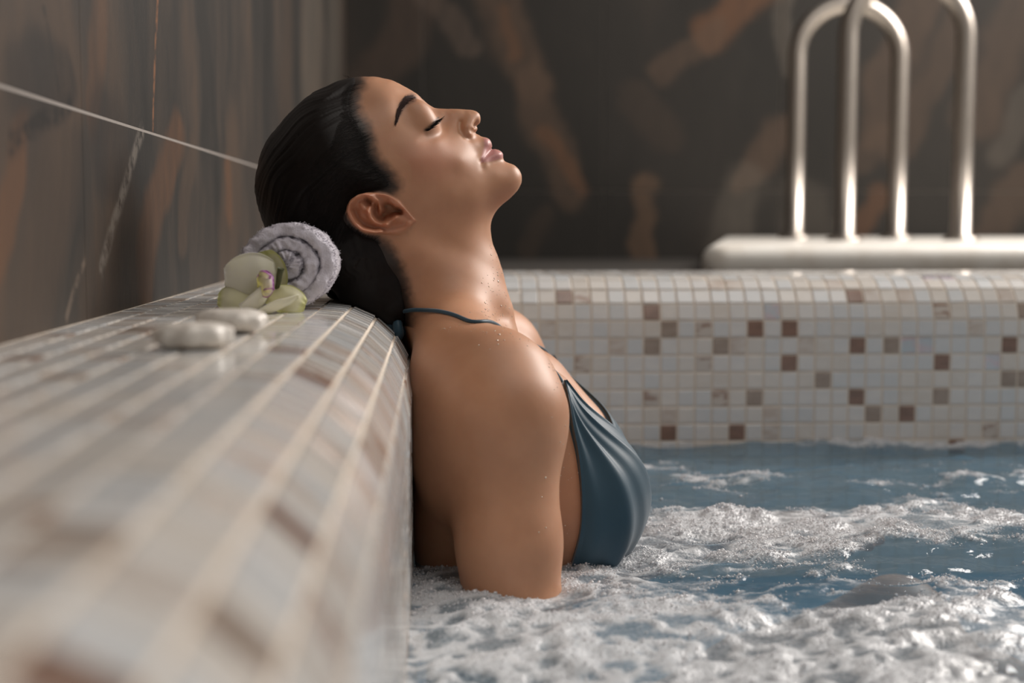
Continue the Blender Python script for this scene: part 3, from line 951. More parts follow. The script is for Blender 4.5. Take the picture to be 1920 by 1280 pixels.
def surface_nets(F, xs, ys, zs):
    ins = F < 0
    nx, ny, nz = F.shape
    c = np.zeros((nx - 1, ny - 1, nz - 1), np.uint8)
    for i in (0, 1):
        for j in (0, 1):
            for k in (0, 1):
                c += ins[i:nx - 1 + i, j:ny - 1 + j, k:nz - 1 + k]
    act = np.argwhere((c > 0) & (c < 8))
    ci, cj, ck = act.T
    pos = np.zeros((len(act), 3)); cnt = np.zeros(len(act))
    for a in range(3):
        for o1 in (0, 1):
            for o2 in (0, 1):
                s = [0, 0, 0]; e = [0, 0, 0]
                b1, b2 = [x for x in range(3) if x != a]
                s[b1] = e[b1] = o1; s[b2] = e[b2] = o2; e[a] = 1
                f0 = F[ci + s[0], cj + s[1], ck + s[2]].astype(float); f1 = F[ci + e[0], cj + e[1], ck + e[2]].astype(float)
                m = (f0 < 0) != (f1 < 0)
                t = np.where(m, f0 / np.where(m, f0 - f1, 1), 0)
                p0 = np.stack([xs[ci + s[0]], ys[cj + s[1]], zs[ck + s[2]]], 1); p1 = np.stack([xs[ci + e[0]], ys[cj + e[1]], zs[ck + e[2]]], 1)
                pos += np.where(m[:, None], p0 + (p1 - p0) * t[:, None], 0); cnt += m
    pos /= cnt[:, None]
    flat = (ci * (ny - 1) + cj) * (nz - 1) + ck       # argwhere order = sorted
    def cid(i, j, k): return np.searchsorted(flat, (i * (ny - 1) + j) * (nz - 1) + k)
    faces = []
    for a in range(3):
        sl0 = [slice(None)] * 3; sl1 = [slice(None)] * 3
        sl0[a] = slice(0, -1); sl1[a] = slice(1, None)
        A = ins[tuple(sl0)]; B = ins[tuple(sl1)]
        e = np.argwhere(A != B)
        b1, b2 = (a + 1) % 3, (a + 2) % 3
        ok = (e[:, b1] > 0) & (e[:, b2] > 0) & (e[:, b1] < F.shape[b1] - 1) & (e[:, b2] < F.shape[b2] - 1)
        e = e[ok]
        up = A[tuple(e.T)]
        q = []
        for (d1, d2) in ((-1, -1), (0, -1), (0, 0), (-1, 0)):
            v = e.copy(); v[:, b1] += d1; v[:, b2] += d2
            q.append(cid(v[:, 0], v[:, 1], v[:, 2]))
        q = np.stack(q, 1)
        q[~up] = q[~up][:, ::-1]
        faces.append(q)
    return pos, np.vstack(faces)


def relax(P, Fq, it=2, lam=0.5, mu=-0.52):
    E = np.vstack([Fq[:, [0, 1]], Fq[:, [1, 2]], Fq[:, [2, 3]], Fq[:, [3, 0]]])
    n = len(P)
    deg = np.bincount(E[:, 0], minlength=n) + np.bincount(E[:, 1], minlength=n)
    for _ in range(it):
        for w in (lam, mu):
            S = np.zeros_like(P)
            for a in range(3):
                S[:, a] = np.bincount(E[:, 0], P[E[:, 1], a], n) + np.bincount(E[:, 1], P[E[:, 0], a], n)
            P = P + w * (S / np.maximum(deg, 1)[:, None] - P)
    return P


SKV, SKF = surface_nets(FLD, GX, GY, GZ)
SKV = relax(SKV, SKF, 3)

# skin zones that are really coloured: lips, brow shade, blush, lash line
near = SKV.copy(); near[:, 1] = -np.abs(near[:, 1])
spx = project(near)
LIPS = [(907, 257.5), (917, 260.5), (922.5, 268), (924, 275), (928, 278.5), (937, 281.5), (945, 288), (945, 295.5), (935, 298.5), (922, 302), (910, 304), (901, 304.5), (902, 296), (905, 286), (908, 272)]
BROW = [(772, 173), (779, 177), (783, 184), (781, 190), (768, 196), (758, 205), (751, 218), (745, 231), (741.5, 226), (743, 208), (750, 190), (761, 178)]
face_near = (np.abs(SKV[:, 1]) < 0.065) & (SKV[:, 2] > 0.17)
lip = smooth01((1.6 - poly_sd(spx[:, 0], spx[:, 1], LIPS)) / 3.2) * face_near
brow = smooth01((2.0 - poly_sd(spx[:, 0], spx[:, 1], BROW)) / 5.0) * face_near
LASHL = [(796, 244), (803, 239.5), (810, 233), (816, 226.5), (822, 221)]
lash = np.exp(-(seg_dist(spx[:, 0], spx[:, 1], LASHL) / 2.2) ** 2) * face_near
blush = (np.exp(-(((spx[:, 0] - 805) / 55) ** 2 + ((spx[:, 1] - 300) / 40) ** 2))) * face_near
earm = smooth01((6 - poly_sd(spx[:, 0], spx[:, 1], ear_o)) / 8) * (np.abs(SKV[:, 1]) > 0.06)

m_skin, nt, b = new_mat('skin')
N = NT(nt)
co = N.coord('Object')
mott = N.noise(co, 28, 3, 0.6)
col = N.mix(N.step(mott, 0.3, 0.7), (0.455, 0.226, 0.128), (0.51, 0.262, 0.152))
col = N.mix(N.math('MULTIPLY', N.attr('blush'), 0.5), col, (0.44, 0.165, 0.10))
col = N.mix(N.math('MULTIPLY', N.attr('ear'), 0.45), col, (0.47, 0.165, 0.09))
col = N.mix(N.math('MULTIPLY', N.attr('lip'), 0.85), col, (0.52, 0.24, 0.235))
col = N.mix(N.math('MULTIPLY', N.attr('brow'), 0.62), col, (0.09, 0.05, 0.04))
col = N.mix(N.math('MULTIPLY', N.attr('scalp'), 0.97), col, (0.014, 0.010, 0.008))
col = N.mix(N.math('MULTIPLY', N.attr('lash'), 0.8), col, (0.02, 0.014, 0.012))
nt.links.new(col, b.inputs['Base Color'])
setp(b, rough=0.5, spec=0.4, sss=0.3, sssr=(1.0, 0.36, 0.18), ssss=0.006, coat=0.04, coatr=0.25)
pores = N.noise(co, 1500, 2, 0.6)
lipw = N.noise(N.mapping(co, scale=(900, 300, 900)), 1.0, 2)
nt.links.new(N.bump(N.math('ADD', N.math('MULTIPLY', pores, 0.5), N.math('MULTIPLY', N.math('MULTIPLY', lipw, N.attr('lip')), 0.6)), 0.18, 0.0006), b.inputs['Normal'])
nt.links.new(N.math('MULTIPLY_ADD', N.attr('lip'), -0.02, N.math('MULTIPLY_ADD', mott, 0.12, 0.44)), b.inputs['Roughness'])

person = empty('person', (0.05, 0, -0.43))
tag(person, 'bather with slicked dark hair in a blue bikini leaning back against the ledge, eyes closed', 'person')


def local(V, o):
    return np.asarray(V) - np.array(o.location)


skin = mesh_obj('body', local(SKV, person), SKF, m_skin, person)
HAIRLINE = [(660, 128), (664, 146), (658, 160), (655, 185), (660, 212), (676, 238), (687, 262), (691, 286), (699, 304), (712, 319), (727, 335), (735, 348), (722, 356), (700, 358), (676, 362), (655, 372), (645, 392), (648, 412), (660, 428),
            (680, 443), (704, 454), (723, 474), (738, 498), (748, 528), (755, 558), (760, 582), (756, 640), (600, 660), (440, 560), (440, 250), (560, 130)]
hl = px_line(HAIRLINE, 0.070)
hd_px = poly_sd(near[:, 0], near[:, 2], hl) + 0.004 * (fbm2(near[:, 0] * 260, near[:, 2] * 260, 77, 3) - 0.5)
scalp = (1 - (1 - smooth01((0.0125 - hd_px) / 0.0165)) ** 2.4) * (near[:, 2] > 0.18) * (1 - earm)      # fine roots thinning out beyond the hairline
for nm, arr in (('scalp', scalp), ('lip', lip), ('brow', brow), ('lash', lash), ('blush', blush), ('ear', earm)):
    at = skin.data.attributes.new(nm, 'FLOAT', 'POINT')
    at.data.foreach_set('value', arr.astype(np.float32))
tris = SKF
SKIN_BVH = BVHTree.FromPolygons([Vector(v) for v in SKV], [tuple(f) for f in SKF.tolist()])
print('skin verts', len(SKV))
# ------------------------------------------------------------------ hair, brows, lashes
# hair cap: the head surface pushed out inside the hairline
hsd = poly_sd(hxg, hzg, hl)
A0 = PY(765, 485, -0.05)[[0, 2]]                 # hair is combed round this point, back and down to the nape
rad = np.hypot(hxg - A0[0], hzg - A0[1]); ang = np.arctan2(hzg - A0[1], hxg - A0[0])
comb_n = fbm2(rad * 420 + 6 * noise2(ang * 5, rad * 40, 3), ang * 2.2, 11, 3)
thick = 0.0062 * smooth01((-0.001 - hsd) / 0.030) + 0.0006 - 0.0026 * smooth01((hsd + 0.003) / 0.005)
thick = thick - 0.03 * smooth01((hsd - 0.003) / 0.004)
thick = thick + 0.0022 * (comb_n - 0.5) * smooth01(-hsd / 0.010)
HF = HEADD - thick[:, None, :].astype(np.float32)
# wet hair gathered at the nape, resting on the ledge
def h_union(c0, c1, r0, r1, k):
    global HF
    D = c1 - c0; L2 = D @ D
    X, Y, Z = hxg[:, None, :], GY[None, :, None], hzg[:, None, :]
    t = np.clip(((X - c0[0]) * D[0] + (Y - c0[1]) * D[1] + (Z - c0[2]) * D[2]) / L2, 0, 1)
    d = np.sqrt((X - c0[0] - t * D[0]) ** 2 + (Y - c0[1] - t * D[1]) ** 2 + (Z - c0[2] - t * D[2]) ** 2) - (r0 + (r1 - r0) * t)
    HF = smin(HF, d.astype(np.float32), k)


h_union(PY(672, 470, -0.030), PY(690, 535, -0.035), 0.030, 0.023, 0.02)
h_union(PY(690, 535, -0.035), PY(733, 582, -0.042), 0.023, 0.014, 0.012)
h_union(PY(660, 500, 0.02), PY(690, 550, 0.02), 0.03, 0.02, 0.02)
HV, HFc = surface_nets(HF, HX, GY, HZ)
HV = relax(HV, HFc, 1)
hp = HV.copy()
m_hair, nt, b = new_mat('dark_hair')
N = NT(nt)
geo = N.coord('Object')
setp(b, color=(0.012, 0.009, 0.0075), rough=0.5, spec=0.22)
nt.links.new(N.mix(N.noise(geo, 180, 2), (0.006, 0.0045, 0.004), (0.013, 0.009, 0.0075)), b.inputs['Base Color'])
hair = mesh_obj('hair', local(HV, person), HFc, m_hair, person)
tag(hair, 'wet black hair slicked back')

# loose strands laid over the cap, softening the hairline
hairQ = np.sqrt(np.maximum(Q, 0)) + np.maximum(thick, 0)
def bil(A, x, z):
    fx = np.clip(np.interp(x, HX, np.arange(len(HX))), 0, len(HX) - 1.001); fz = np.clip(np.interp(z, HZ, np.arange(len(HZ))), 0, len(HZ) - 1.001)
    i = fx.astype(int); k = fz.astype(int); u = fx - i; v = fz - k
    return A[i, k] * (1 - u) * (1 - v) + A[i + 1, k] * u * (1 - v) + A[i, k + 1] * (1 - u) * v + A[i + 1, k + 1] * u * v


front_line = spline(px_line(HAIRLINE[1:13], 0.066), 400)
seeds = []
n1 = 13000
idx = RNG.integers(0, 400, n1)
s0 = front_line[idx] + RNG.normal(0, 0.0012, (n1, 2)) + np.stack([RNG.exponential(0.0017, n1) - RNG.exponential(0.020, n1) - 0.001, RNG.normal(0, 0.002, n1)], 1)
n2 = 5200
low = spline(px_line(HAIRLINE[18:27], 0.058), 300)
s2 = low[RNG.integers(0, 300, n2)] + RNG.normal(0, 0.0030, (n2, 2)) - np.array([0.001, 0])
S = []
K = 12
for (s, n, lo_len, hi_len, curl) in ((s0, n1, 0.025, 0.075, 1.0), (s2, n2, 0.012, 0.04, 1.0)):
    L = RNG.uniform(lo_len, hi_len, n)
    drift = RNG.normal(0, 0.16, n)
    x, z = s[:, 0].copy(), s[:, 1].copy()
    line = []
    for k in range(K):
        w = bil(hairQ, x, z); inside = bil(sdp, x, z)
        lift = 0.00015 + 0.0006 * RNG.random(n) * (1 if k else 0)
        line.append(np.stack([x, -(w + lift), z], 1))
        rx, rz = x - A0[0], z - A0[1]
        rn = np.hypot(rx, rz) + 1e-9
        tx, tz = -rz / rn, rx / rn
        c, sn = np.cos(drift), np.sin(drift)
        dx, dz = tx * c - tz * sn, tx * sn + tz * c
        x = x + dx * L / K; z = z + dz * L / K
    S.append(np.stack(line, 1))
S = np.concatenate(S)
ok = bil(Q, S[:, :, 0].ravel(), S[:, :, 2].ravel()).reshape(S.shape[:2]).min(1) > 0.0006
S = S[ok]
in_ear = poly_sd(S[:, :, 0].ravel(), S[:, :, 2].ravel(), eo).reshape(S.shape[:2]).min(1) < -0.0012
S = S[~in_ear]
S2 = S * np.array([1, -1, 1])
SV, SFc = strands(np.concatenate([S, S2[::3]]), RNG.uniform(0.00006, 0.00015, len(S) + len(S2[::3])))
m_strand, nt, b = new_mat('hair_strands'); setp(b, color=(0.012, 0.009, 0.007), rough=0.45, spec=0.22)
N = NT(nt); nt.links.new(N.mix(N.noise(N.coord(), 250, 1), (0.006, 0.005, 0.004), (0.018, 0.012, 0.010)), b.inputs['Base Color'])
ho = mesh_obj('hair_strands', local(SV, hair) - np.array(person.location), SFc, m_strand, hair)
tag(ho, kind='stuff')

# wisps at the nape
W = []
for (pl, w) in [([(742, 476), (756, 494), (768, 492), (782, 476)], 0.0572), ([(744, 502), (760, 518), (774, 508), (781, 497)], 0.0575), ([(735, 520), (752, 534), (768, 530), (779, 512)], 0.0565),
                ([(738, 490), (752, 508), (766, 504)], 0.0575), ([(730, 480), (744, 498), (758, 500)], 0.058), ([(742, 540), (756, 545), (764, 540)], 0.0565), ([(700, 448), (720, 460), (742, 462)], 0.0605),
                ([(700, 353), (720, 347), (742, 343)], 0.0735), ([(660, 150), (652, 142), (640, 140)], 0.006)]:
    for k in range(3):
        q = spline(np.array(pl, float) + RNG.normal(0, 1.5, (len(pl), 2)), 12)
        xz = np.array([PY(a, b_, -w)[[0, 2]] for a, b_ in q])
        ww = bil(np.sqrt(np.maximum(Q, 0)), xz[:, 0], xz[:, 1])
        W.append(np.stack([xz[:, 0], -(ww + 0.0005 + 0.0025 * np.linspace(0, 1, 12) ** 2 * RNG.random()), xz[:, 1]], 1))
W = [w_ for w_ in W if poly_sd(w_[:, 0], w_[:, 2], eo).min() > -0.0005]
WV, WF = strands(np.array(W), 0.00016)
tag(mesh_obj('hair_wisps', local(WV, hair) - np.array(person.location), WF, m_strand, hair), kind='stuff')


def snap(p, off=0.0002):
    loc, nor, i, d = SKIN_BVH.find_nearest(Vector(p))
    nor = np.array(nor); loc = np.array(loc)
    c = np.array([0.02, 0.0, loc[2]])
    return loc + nor * off, nor


def surf_hit(px, py):                            # first skin point seen along a pixel ray
    d = ray(px, py)
    h = SKIN_BVH.ray_cast(Vector(CAM), Vector(d).normalized())
    return (np.array(h[0]), np.array(h[1])) if h[0] is not None else (None, None)


# eyebrow
brow_mid = spline([(778, 181), (766, 186), (756, 196), (749, 209), (744, 227)], 60)
BS = []
for k in range(620):
    t = RNG.random()
    c = brow_mid[int(t * 59)]
    wid = 12.5 * (1 - 0.70 * t) * min(1, 0.7 + 2 * t)
    nrm = np.array([-0.62, -0.62]) if t < 0.35 else np.array([-0.9, -0.35])
    q = c + nrm * RNG.normal(0, 0.42) * wid
    if poly_sd(np.array([q[0]]), np.array([q[1]]), BROW)[0] > 1.0:
        continue
    tgt = brow_mid[min(59, int(t * 59) + 9)] + (brow_mid[59] - brow_mid[52]) * max(0.0, t - 0.85) * 6 + nrm * RNG.normal(0.25, 0.25) * wid
    dirp = (tgt - q); dirp = dirp / (np.linalg.norm(dirp) + 1e-6) * RNG.uniform(9, 14)
    line = []
    for u in np.linspace(0, 1, 5):
        h, nr = surf_hit(*(q + dirp * u + nrm * 2.0 * (1 - u) * u))
        if h is None: break
        line.append(h + nr * (0.00015 + 0.0004 * u))
    if len(line) == 5:
        BS.append(line)
BS = np.array(BS); BS = np.concatenate([BS, BS * np.array([1, -1, 1])])
BV, BF = strands(BS, 0.00013)
m_brow, nt, b = new_mat('brow_hair'); setp(b, color=(0.055, 0.034, 0.031), rough=0.8, spec=0.1)
eb = mesh_obj('eyebrows', local(BV, person), BF, m_brow, person)
tag(eb, 'dark arched eyebrows', kind='stuff')

# lashes along the closed lid
LS = []
e3 = []
for (a, c) in spline(LASHL[:4], 26):
    h, nr = surf_hit(a, c)
    if h is not None and h[1] < -0.020:
        e3.append(h + nr * 0.0002)
e3 = spline(np.array(e3), 60)
for k in range(110):
    t = RNG.random()
    p = e3[int(t * 59)] + RNG.normal(0, 0.00025, 3)
    L = RNG.uniform(0.006, 0.0088) * (0.8 + 0.3 * t)
    d0 = np.array([0.72, -0.42 + 0.30 * t, -0.28 + 0.30 * t]) + RNG.normal(0, 0.08, 3)
    d1 = np.array([0.62, -0.20, 0.72])
    line = [p]
    for u in np.linspace(0, 1, 6)[1:]:
        d = d0 * (1 - 0.75 * u) + d1 * 0.75 * u
        line.append(line[-1] + d / np.linalg.norm(d) * L / 5)
    LS.append(line)
LS = np.array(LS); LS = np.concatenate([LS, LS * np.array([1, -1, 1])])
LV, LF = strands(LS, 0.00017)
lm, nt, b = new_mat('lash_hair'); setp(b, color=(0.006, 0.005, 0.005), rough=0.45)
el = mesh_obj('eyelashes', local(LV, person), LF, lm, person)
tag(el, 'black lashes of the closed eyes', kind='stuff')

# ------------------------------------------------------------------ bikini
m_bik, nt, b = new_mat('blue_bikini')
N = NT(nt)
co = N.coord('Object')
nt.links.new(N.mix(N.noise(co, 40, 3), (0.024, 0.060, 0.088), (0.034, 0.078, 0.112)), b.inputs['Base Color'])
setp(b, rough=0.48, spec=0.3, sheen=0.15)
nt.links.new(N.bump(N.noise(co, 1800, 2), 0.12, 0.0004), b.inputs['Normal'])
BC = np.array([0.070, -0.075, 0.030])            # rays fan out from inside the breast
# edges of the near cup in angles: azimuth from +X (front) towards -Y (side)
ZL = np.linspace(0.138, -0.045, 46)
def cup_edges(v):
    """v 0 top .. 1 bottom -> (inner azimuth, outer azimuth) in radians"""
    o_px = np.interp(v, [0, .12, .28, .45, .62, .78, .9, 1.0], [1051, 1062, 1079, 1090, 1086, 1066, 1050, 1030])
    return o_px


def skin_front(z, azi, c):
    d = np.array([math.cos(azi), -math.sin(azi), 0.0])
    o = np.array([c[0], c[1], z])
    far = o + d * 0.22
    h = SKIN_BVH.ray_cast(Vector(far), Vector(-d), 0.22)
    if h[0] is None:
        return None, None
    return np.array(h[0]), np.array(h[1])


NU = 40
rows = []
for r, z in enumerate(ZL):
    v = r / (len(ZL) - 1)
    tgt = cup_edges(v)
    c = np.array([0.055 - 0.0 * v, -0.072, z])
    # outer edge: azimuth whose hit projects to the wanted pixel column
    best = None
    for az in np.radians(np.linspace(5, 92, 88)):
        h, nr = skin_front(z, az, c)
        if h is None or h[1] < -0.150: continue
        e = abs(project(h[None])[0, 0] - tgt)
        if best is None or e < best[0] - 0.2: best = (e, az)
    az_out = best[1]
    az_in = math.radians(np.interp(v, [0, .1, .35, .7, 1.0], [math.degrees(az_out) - 5, math.degrees(az_out) - 22, -14, -40, -46]))
    if az_in > az_out - 0.05: az_in = az_out - 0.05
    rows.append((z, az_out, az_in, c))
ao = np.array([r[1] for r in rows]); ai = np.array([r[2] for r in rows])
for _ in range(6):
    ao[1:-1] = (ao[:-2] + 2 * ao[1:-1] + ao[2:]) / 4; ai[1:-1] = (ai[:-2] + 2 * ai[1:-1] + ai[2:]) / 4
G = np.zeros((len(ZL), NU, 3)); GN = np.zeros_like(G)
for r, (z, _, _, c) in enumerate(rows):
    for u in range(NU):
        az = ao[r] + (ai[r] - ao[r]) * u / (NU - 1)
        h, nr = skin_front(z, az, c)
        if h is None:
            h, nr = G[r, u - 1], GN[r, u - 1]
        G[r, u] = h; GN[r, u] = nr
for _ in range(3):                               # cloth bridges small hollows
    G[1:-1, 1:-1] = (G[:-2, 1:-1] + G[2:, 1:-1] + G[1:-1, :-2] + G[1:-1, 2:]) / 4 * 0.6 + G[1:-1, 1:-1] * 0.4
uu = np.linspace(0, 1, NU)[None, :]; vv = np.linspace(0, 1, len(ZL))[:, None]
fold = 0.0020 * np.exp(-((uu - 0.05 - 0.02 * vv) / 0.05) ** 2)                           # hem at the side
fold = fold + 0.0029 * np.exp(-((uu - (0.20 + 0.06 * np.sin(vv * 3))) / 0.055) ** 2) * smooth01(vv * 4) \
    - 0.0018 * np.exp(-((uu - (0.30 + 0.06 * np.sin(vv * 3))) / 0.05) ** 2) * smooth01(vv * 3)
fold = fold + 0.0024 * np.exp(-((uu - (0.62 - 0.10 * vv)) / 0.05) ** 2) * smooth01(1.3 - 1.2 * vv) * smooth01(vv * 5)
fold = fold + 0.0014 * np.exp(-((uu - 0.96) / 0.05) ** 2)
outer = G + GN * (0.0036 + np.maximum(fold, -0.0014))[..., None]
inner = G - GN * 0.0012
for s, nm in ((1, 'near'), (-1, 'far')):
    n = len(ZL) * NU
    Vv = np.concatenate([outer.reshape(-1, 3), inner.reshape(-1, 3)])
    if s < 0:
        Vv = np.stack([Vv[:, 0] + 2 * SHEAR * np.abs(Vv[:, 1]), -Vv[:, 1], Vv[:, 2]], 1)
    F1 = grid_faces(len(ZL), NU); F2 = F1[:, ::-1] + n
    rim = [r * NU for r in range(len(ZL))]
    loop = [(0, u) for u in range(NU)] + [(r, NU - 1) for r in range(1, len(ZL))] + [(len(ZL) - 1, u) for u in range(NU - 2, -1, -1)] + [(r, 0) for r in range(len(ZL) - 2, 0, -1)]
    li = np.array([r * NU + u for r, u in loop]); l2 = np.roll(li, -1)
    F3 = np.stack([li, li + n, l2 + n, l2], 1)
    Fa = np.vstack([F1, F2, F3])
    if s < 0: Fa = Fa[:, ::-1]
    if s > 0:
        bikini = mesh_obj('bikini_top', local(Vv, person), Fa, m_bik, person)
        tag(bikini, 'steel blue halter bikini top')
        off0 = np.array(person.location)
    else:
        mesh_obj('bikini_cup', Vv - off0, Fa, m_bik, bikini)


def strap(pts_, r, name, n=60, flat=0.55):
    q = spline(np.array(pts_), n)
    out = []
    nn = []
    for p in q:
        s, nr = snap(p, r * 0.5)
        out.append(s); nn.append(nr)
    out = np.array(out)
    for _ in range(5):
        out[1:-1] = (out[:-2] + 2 * out[1:-1] + out[2:]) / 4
    out = np.array([snap(p, r * 0.55)[0] for p in out])
    out[1:-1] = (out[:-2] + 2 * out[1:-1] + out[2:]) / 4
    V_, F_ = tube(out, r, 8)
    return mesh_obj(name, V_ - off0, F_, m_bik, bikini)


top_near = outer[0, NU // 2]
kn = PY(742, 597, -0.030)
vis_pts = [surf_hit(*q)[0] for q in ((772, 580), (800, 582), (830, 587), (862, 595), (900, 607))]
pts_ = [np.array([kn[0], -0.022, kn[2] + 0.004])] + vis_pts + [np.array([0.060, -0.056, 0.163]), np.array([0.076, -0.068, 0.146]), top_near + (0, 0, 0.003), outer[2, NU // 2]]
for s in (1, -1):
    q = [p if s > 0 else np.array([p[0] + (2 * SHEAR * abs(p[1]) if p[2] < 0.17 else 0), -p[1], p[2]]) for p in pts_]
    strap(q, 0.0017, 'strap')
# knot behind the neck
kpts = [kn + np.array(d) for d in ((0.004, -0.004, 0.012), (-0.006, -0.012, 0.006), (-0.004, -0.016, -0.006), (0.004, -0.012, -0.010), (0.006, -0.004, 0.0), (-0.002, 0.0, 0.006))]
kv, kf = tube(spline(np.array(kpts), 40), 0.0050, 10)
mesh_obj('knot', kv - off0, kf, m_bik, bikini)
lp = [kn + np.array(d) for d in ((0.002, -0.014, 0.002), (0.002, -0.022, -0.004), (0.003, -0.024, -0.012), (0.000, -0.018, -0.014), (-0.002, -0.010, -0.008))]
kv, kf = tube(spline(np.array(lp), 30), 0.0042, 8)
mesh_obj('knot_loop', kv - off0, kf, m_bik, bikini)
# ------------------------------------------------------------------ towel
m_towel, nt, b = new_mat('lilac_terry')
N = NT(nt); co = N.coord('Object')
nt.links.new(N.mix(N.noise(co, 90, 3), (0.75, 0.71, 0.80), (0.87, 0.83, 0.91)), b.inputs['Base Color'])
setp(b, rough=0.95, spec=0.1, sheen=0.5, sheenr=0.5)
nt.links.new(N.bump(N.noise(co, 900, 3, 0.7), 0.9, 0.0015), b.inputs['Normal'])
TFY = -0.148                                    # front end of the roll
TR = 0.0425; TSQ = 0.84                         # radius, sag
TC = PY(533, 497, TFY); TC[2] = LEDGE_Z + 0.0011 + TR * TSQ
towel = empty('towel', (TC[0], TFY + 0.03, LEDGE_Z))
tag(towel, 'rolled lilac-white terry towel on the mosaic ledge behind the orchid', 'towel')
th = np.linspace(0.0, 2 * np.pi * 2.72, 260)
band = 0.0134
rs = 0.0012 + (TR - band / 2 - 0.0012) * (th / th[-1]) ** 0.86
phase = 2.25 - th[-1]                          # free end tucked under the roll
px_s = rs * np.cos(-(th + phase)); pz_s = rs * np.sin(-(th + phase))
path = np.stack([px_s, pz_s], 1)
tg = np.gradient(path, axis=0); tg /= np.linalg.norm(tg, axis=1, keepdims=True)
nr2 = np.stack([-tg[:, 1], tg[:, 0]], 1)
flip = np.sign((nr2 * path).sum(1, keepdims=True)); nr2 = nr2 * np.where(flip == 0, 1, flip)
LEN = 0.062
M = 56
a = np.linspace(0, 2 * np.pi, M, endpoint=False)
ex = 2 / 3.2
ct = np.sign(np.cos(a)) * np.abs(np.cos(a)) ** ex; cy = np.sign(np.sin(a)) * np.abs(np.sin(a)) ** (2 / 9.0)
tb = band * 0.47 * np.ones(len(th)); tb[-14:] *= np.linspace(1, 0.55, 14); tb[:40] *= np.linspace(1.45, 1.0, 40)
wob = 0.0022 * (fbm2(th * 1.7, th * 0, 5, 2) - 0.5)
V = np.zeros((len(th), M, 3))
for k in range(M):
    off = ct[k] * tb
    V[:, k, 0] = path[:, 0] + nr2[:, 0] * (off + wob)
    V[:, k, 2] = path[:, 1] + nr2[:, 1] * (off + wob)
    yend = 0.004 * (noise2(th * 2.2, 0 * th, 8) - 0.5) + 0.0025 * (noise2(th * 7, 0 * th + k * 0.1, 9) - 0.5)
    V[:, k, 1] = LEN / 2 * cy[k] + yend
# terry unevenness
nz = fbm2(V[..., 0] * 260 + V[..., 1] * 90, V[..., 2] * 260 + V[..., 1] * 70, 21, 3) - 0.5
cxy = V[..., [0, 2]] - path[:, None]
V[..., 0] += nz * 0.0030 * nr2[:, None, 0] * np.sign(ct)[None]; V[..., 2] += nz * 0.0030 * nr2[:, None, 1] * np.sign(ct)[None]
V[..., 1] += (fbm2(V[..., 0] * 300, V[..., 2] * 300, 31, 2) - 0.5) * 0.003 * np.sign(cy)[None]
V[..., 2] *= TSQ
V[..., 0] += TC[0] - towel.location[0]; V[..., 2] += TC[2] - towel.location[2]; V[..., 1] += TFY + LEN / 2 - towel.location[1]
minz = LEDGE_Z + 0.0011 - towel.location[2]
V[..., 2] = np.where(V[..., 2] < minz + 0.003, minz + 0.003 * np.exp((V[..., 2] - minz - 0.003) / 0.003) * 1.0, V[..., 2])
TVt = V.reshape(-1, 3); TFt = grid_faces(len(th), M, close_v=True)
if True:
    f0 = list(range(M)); f1 = list(range((len(th) - 1) * M, len(th) * M))
roll = mesh_obj('roll', TVt, [list(map(int, f)) for f in TFt[:, ::-1]] + [f0, f1[::-1]], m_towel, towel)
# loops of the pile
me = roll.data
pn = np.zeros(len(me.vertices) * 3, np.float32); me.vertices.foreach_get('normal', pn); pn = pn.reshape(-1, 3)
nf = 52000
i0 = RNG.integers(0, len(TFt), nf)
wts = RNG.dirichlet((1, 1, 1, 1), nf)
bp = (TVt[TFt[i0]] * wts[..., None]).sum(1); bn = (pn[TFt[i0]] * wts[..., None]).sum(1)
keep = (bn[:, 1] < 0.5)
bp, bn = bp[keep], bn[keep]
dirs = bn + RNG.normal(0, 0.65, bn.shape); dirs /= np.linalg.norm(dirs, axis=1, keepdims=True)
side = np.cross(dirs, RNG.normal(0, 1, bn.shape)); side /= np.linalg.norm(side, axis=1, keepdims=True)
hgt = RNG.uniform(0.0012, 0.0030, len(bp))[:, None]
pile = np.stack([bp - dirs * 0.0003, bp + dirs * hgt * 0.55 + side * 0.0005, bp + dirs * hgt, bp + dirs * hgt * 0.7 - side * 0.0006], 1)
pile[..., 2] = np.maximum(pile[..., 2], LEDGE_Z + 0.0012 - towel.location[2])
PV, PF = strands(pile, 0.00020, taper=False)
tag(mesh_obj('terry_pile', PV, PF, m_towel, towel), kind='stuff')

# ------------------------------------------------------------------ massage stones
m_peb, nt, b = new_mat('white_pebble')
N = NT(nt); co = N.coord('Object')
nt.links.new(N.mix(N.step(N.noise(co, 60, 4, 0.6), 0.35, 0.7), (0.62, 0.57, 0.51), (0.82, 0.78, 0.72)), b.inputs['Base Color'])
setp(b, rough=0.38, spec=0.5)
nt.links.new(N.bump(N.noise(co, 160, 3), 0.35, 0.002), b.inputs['Normal'])


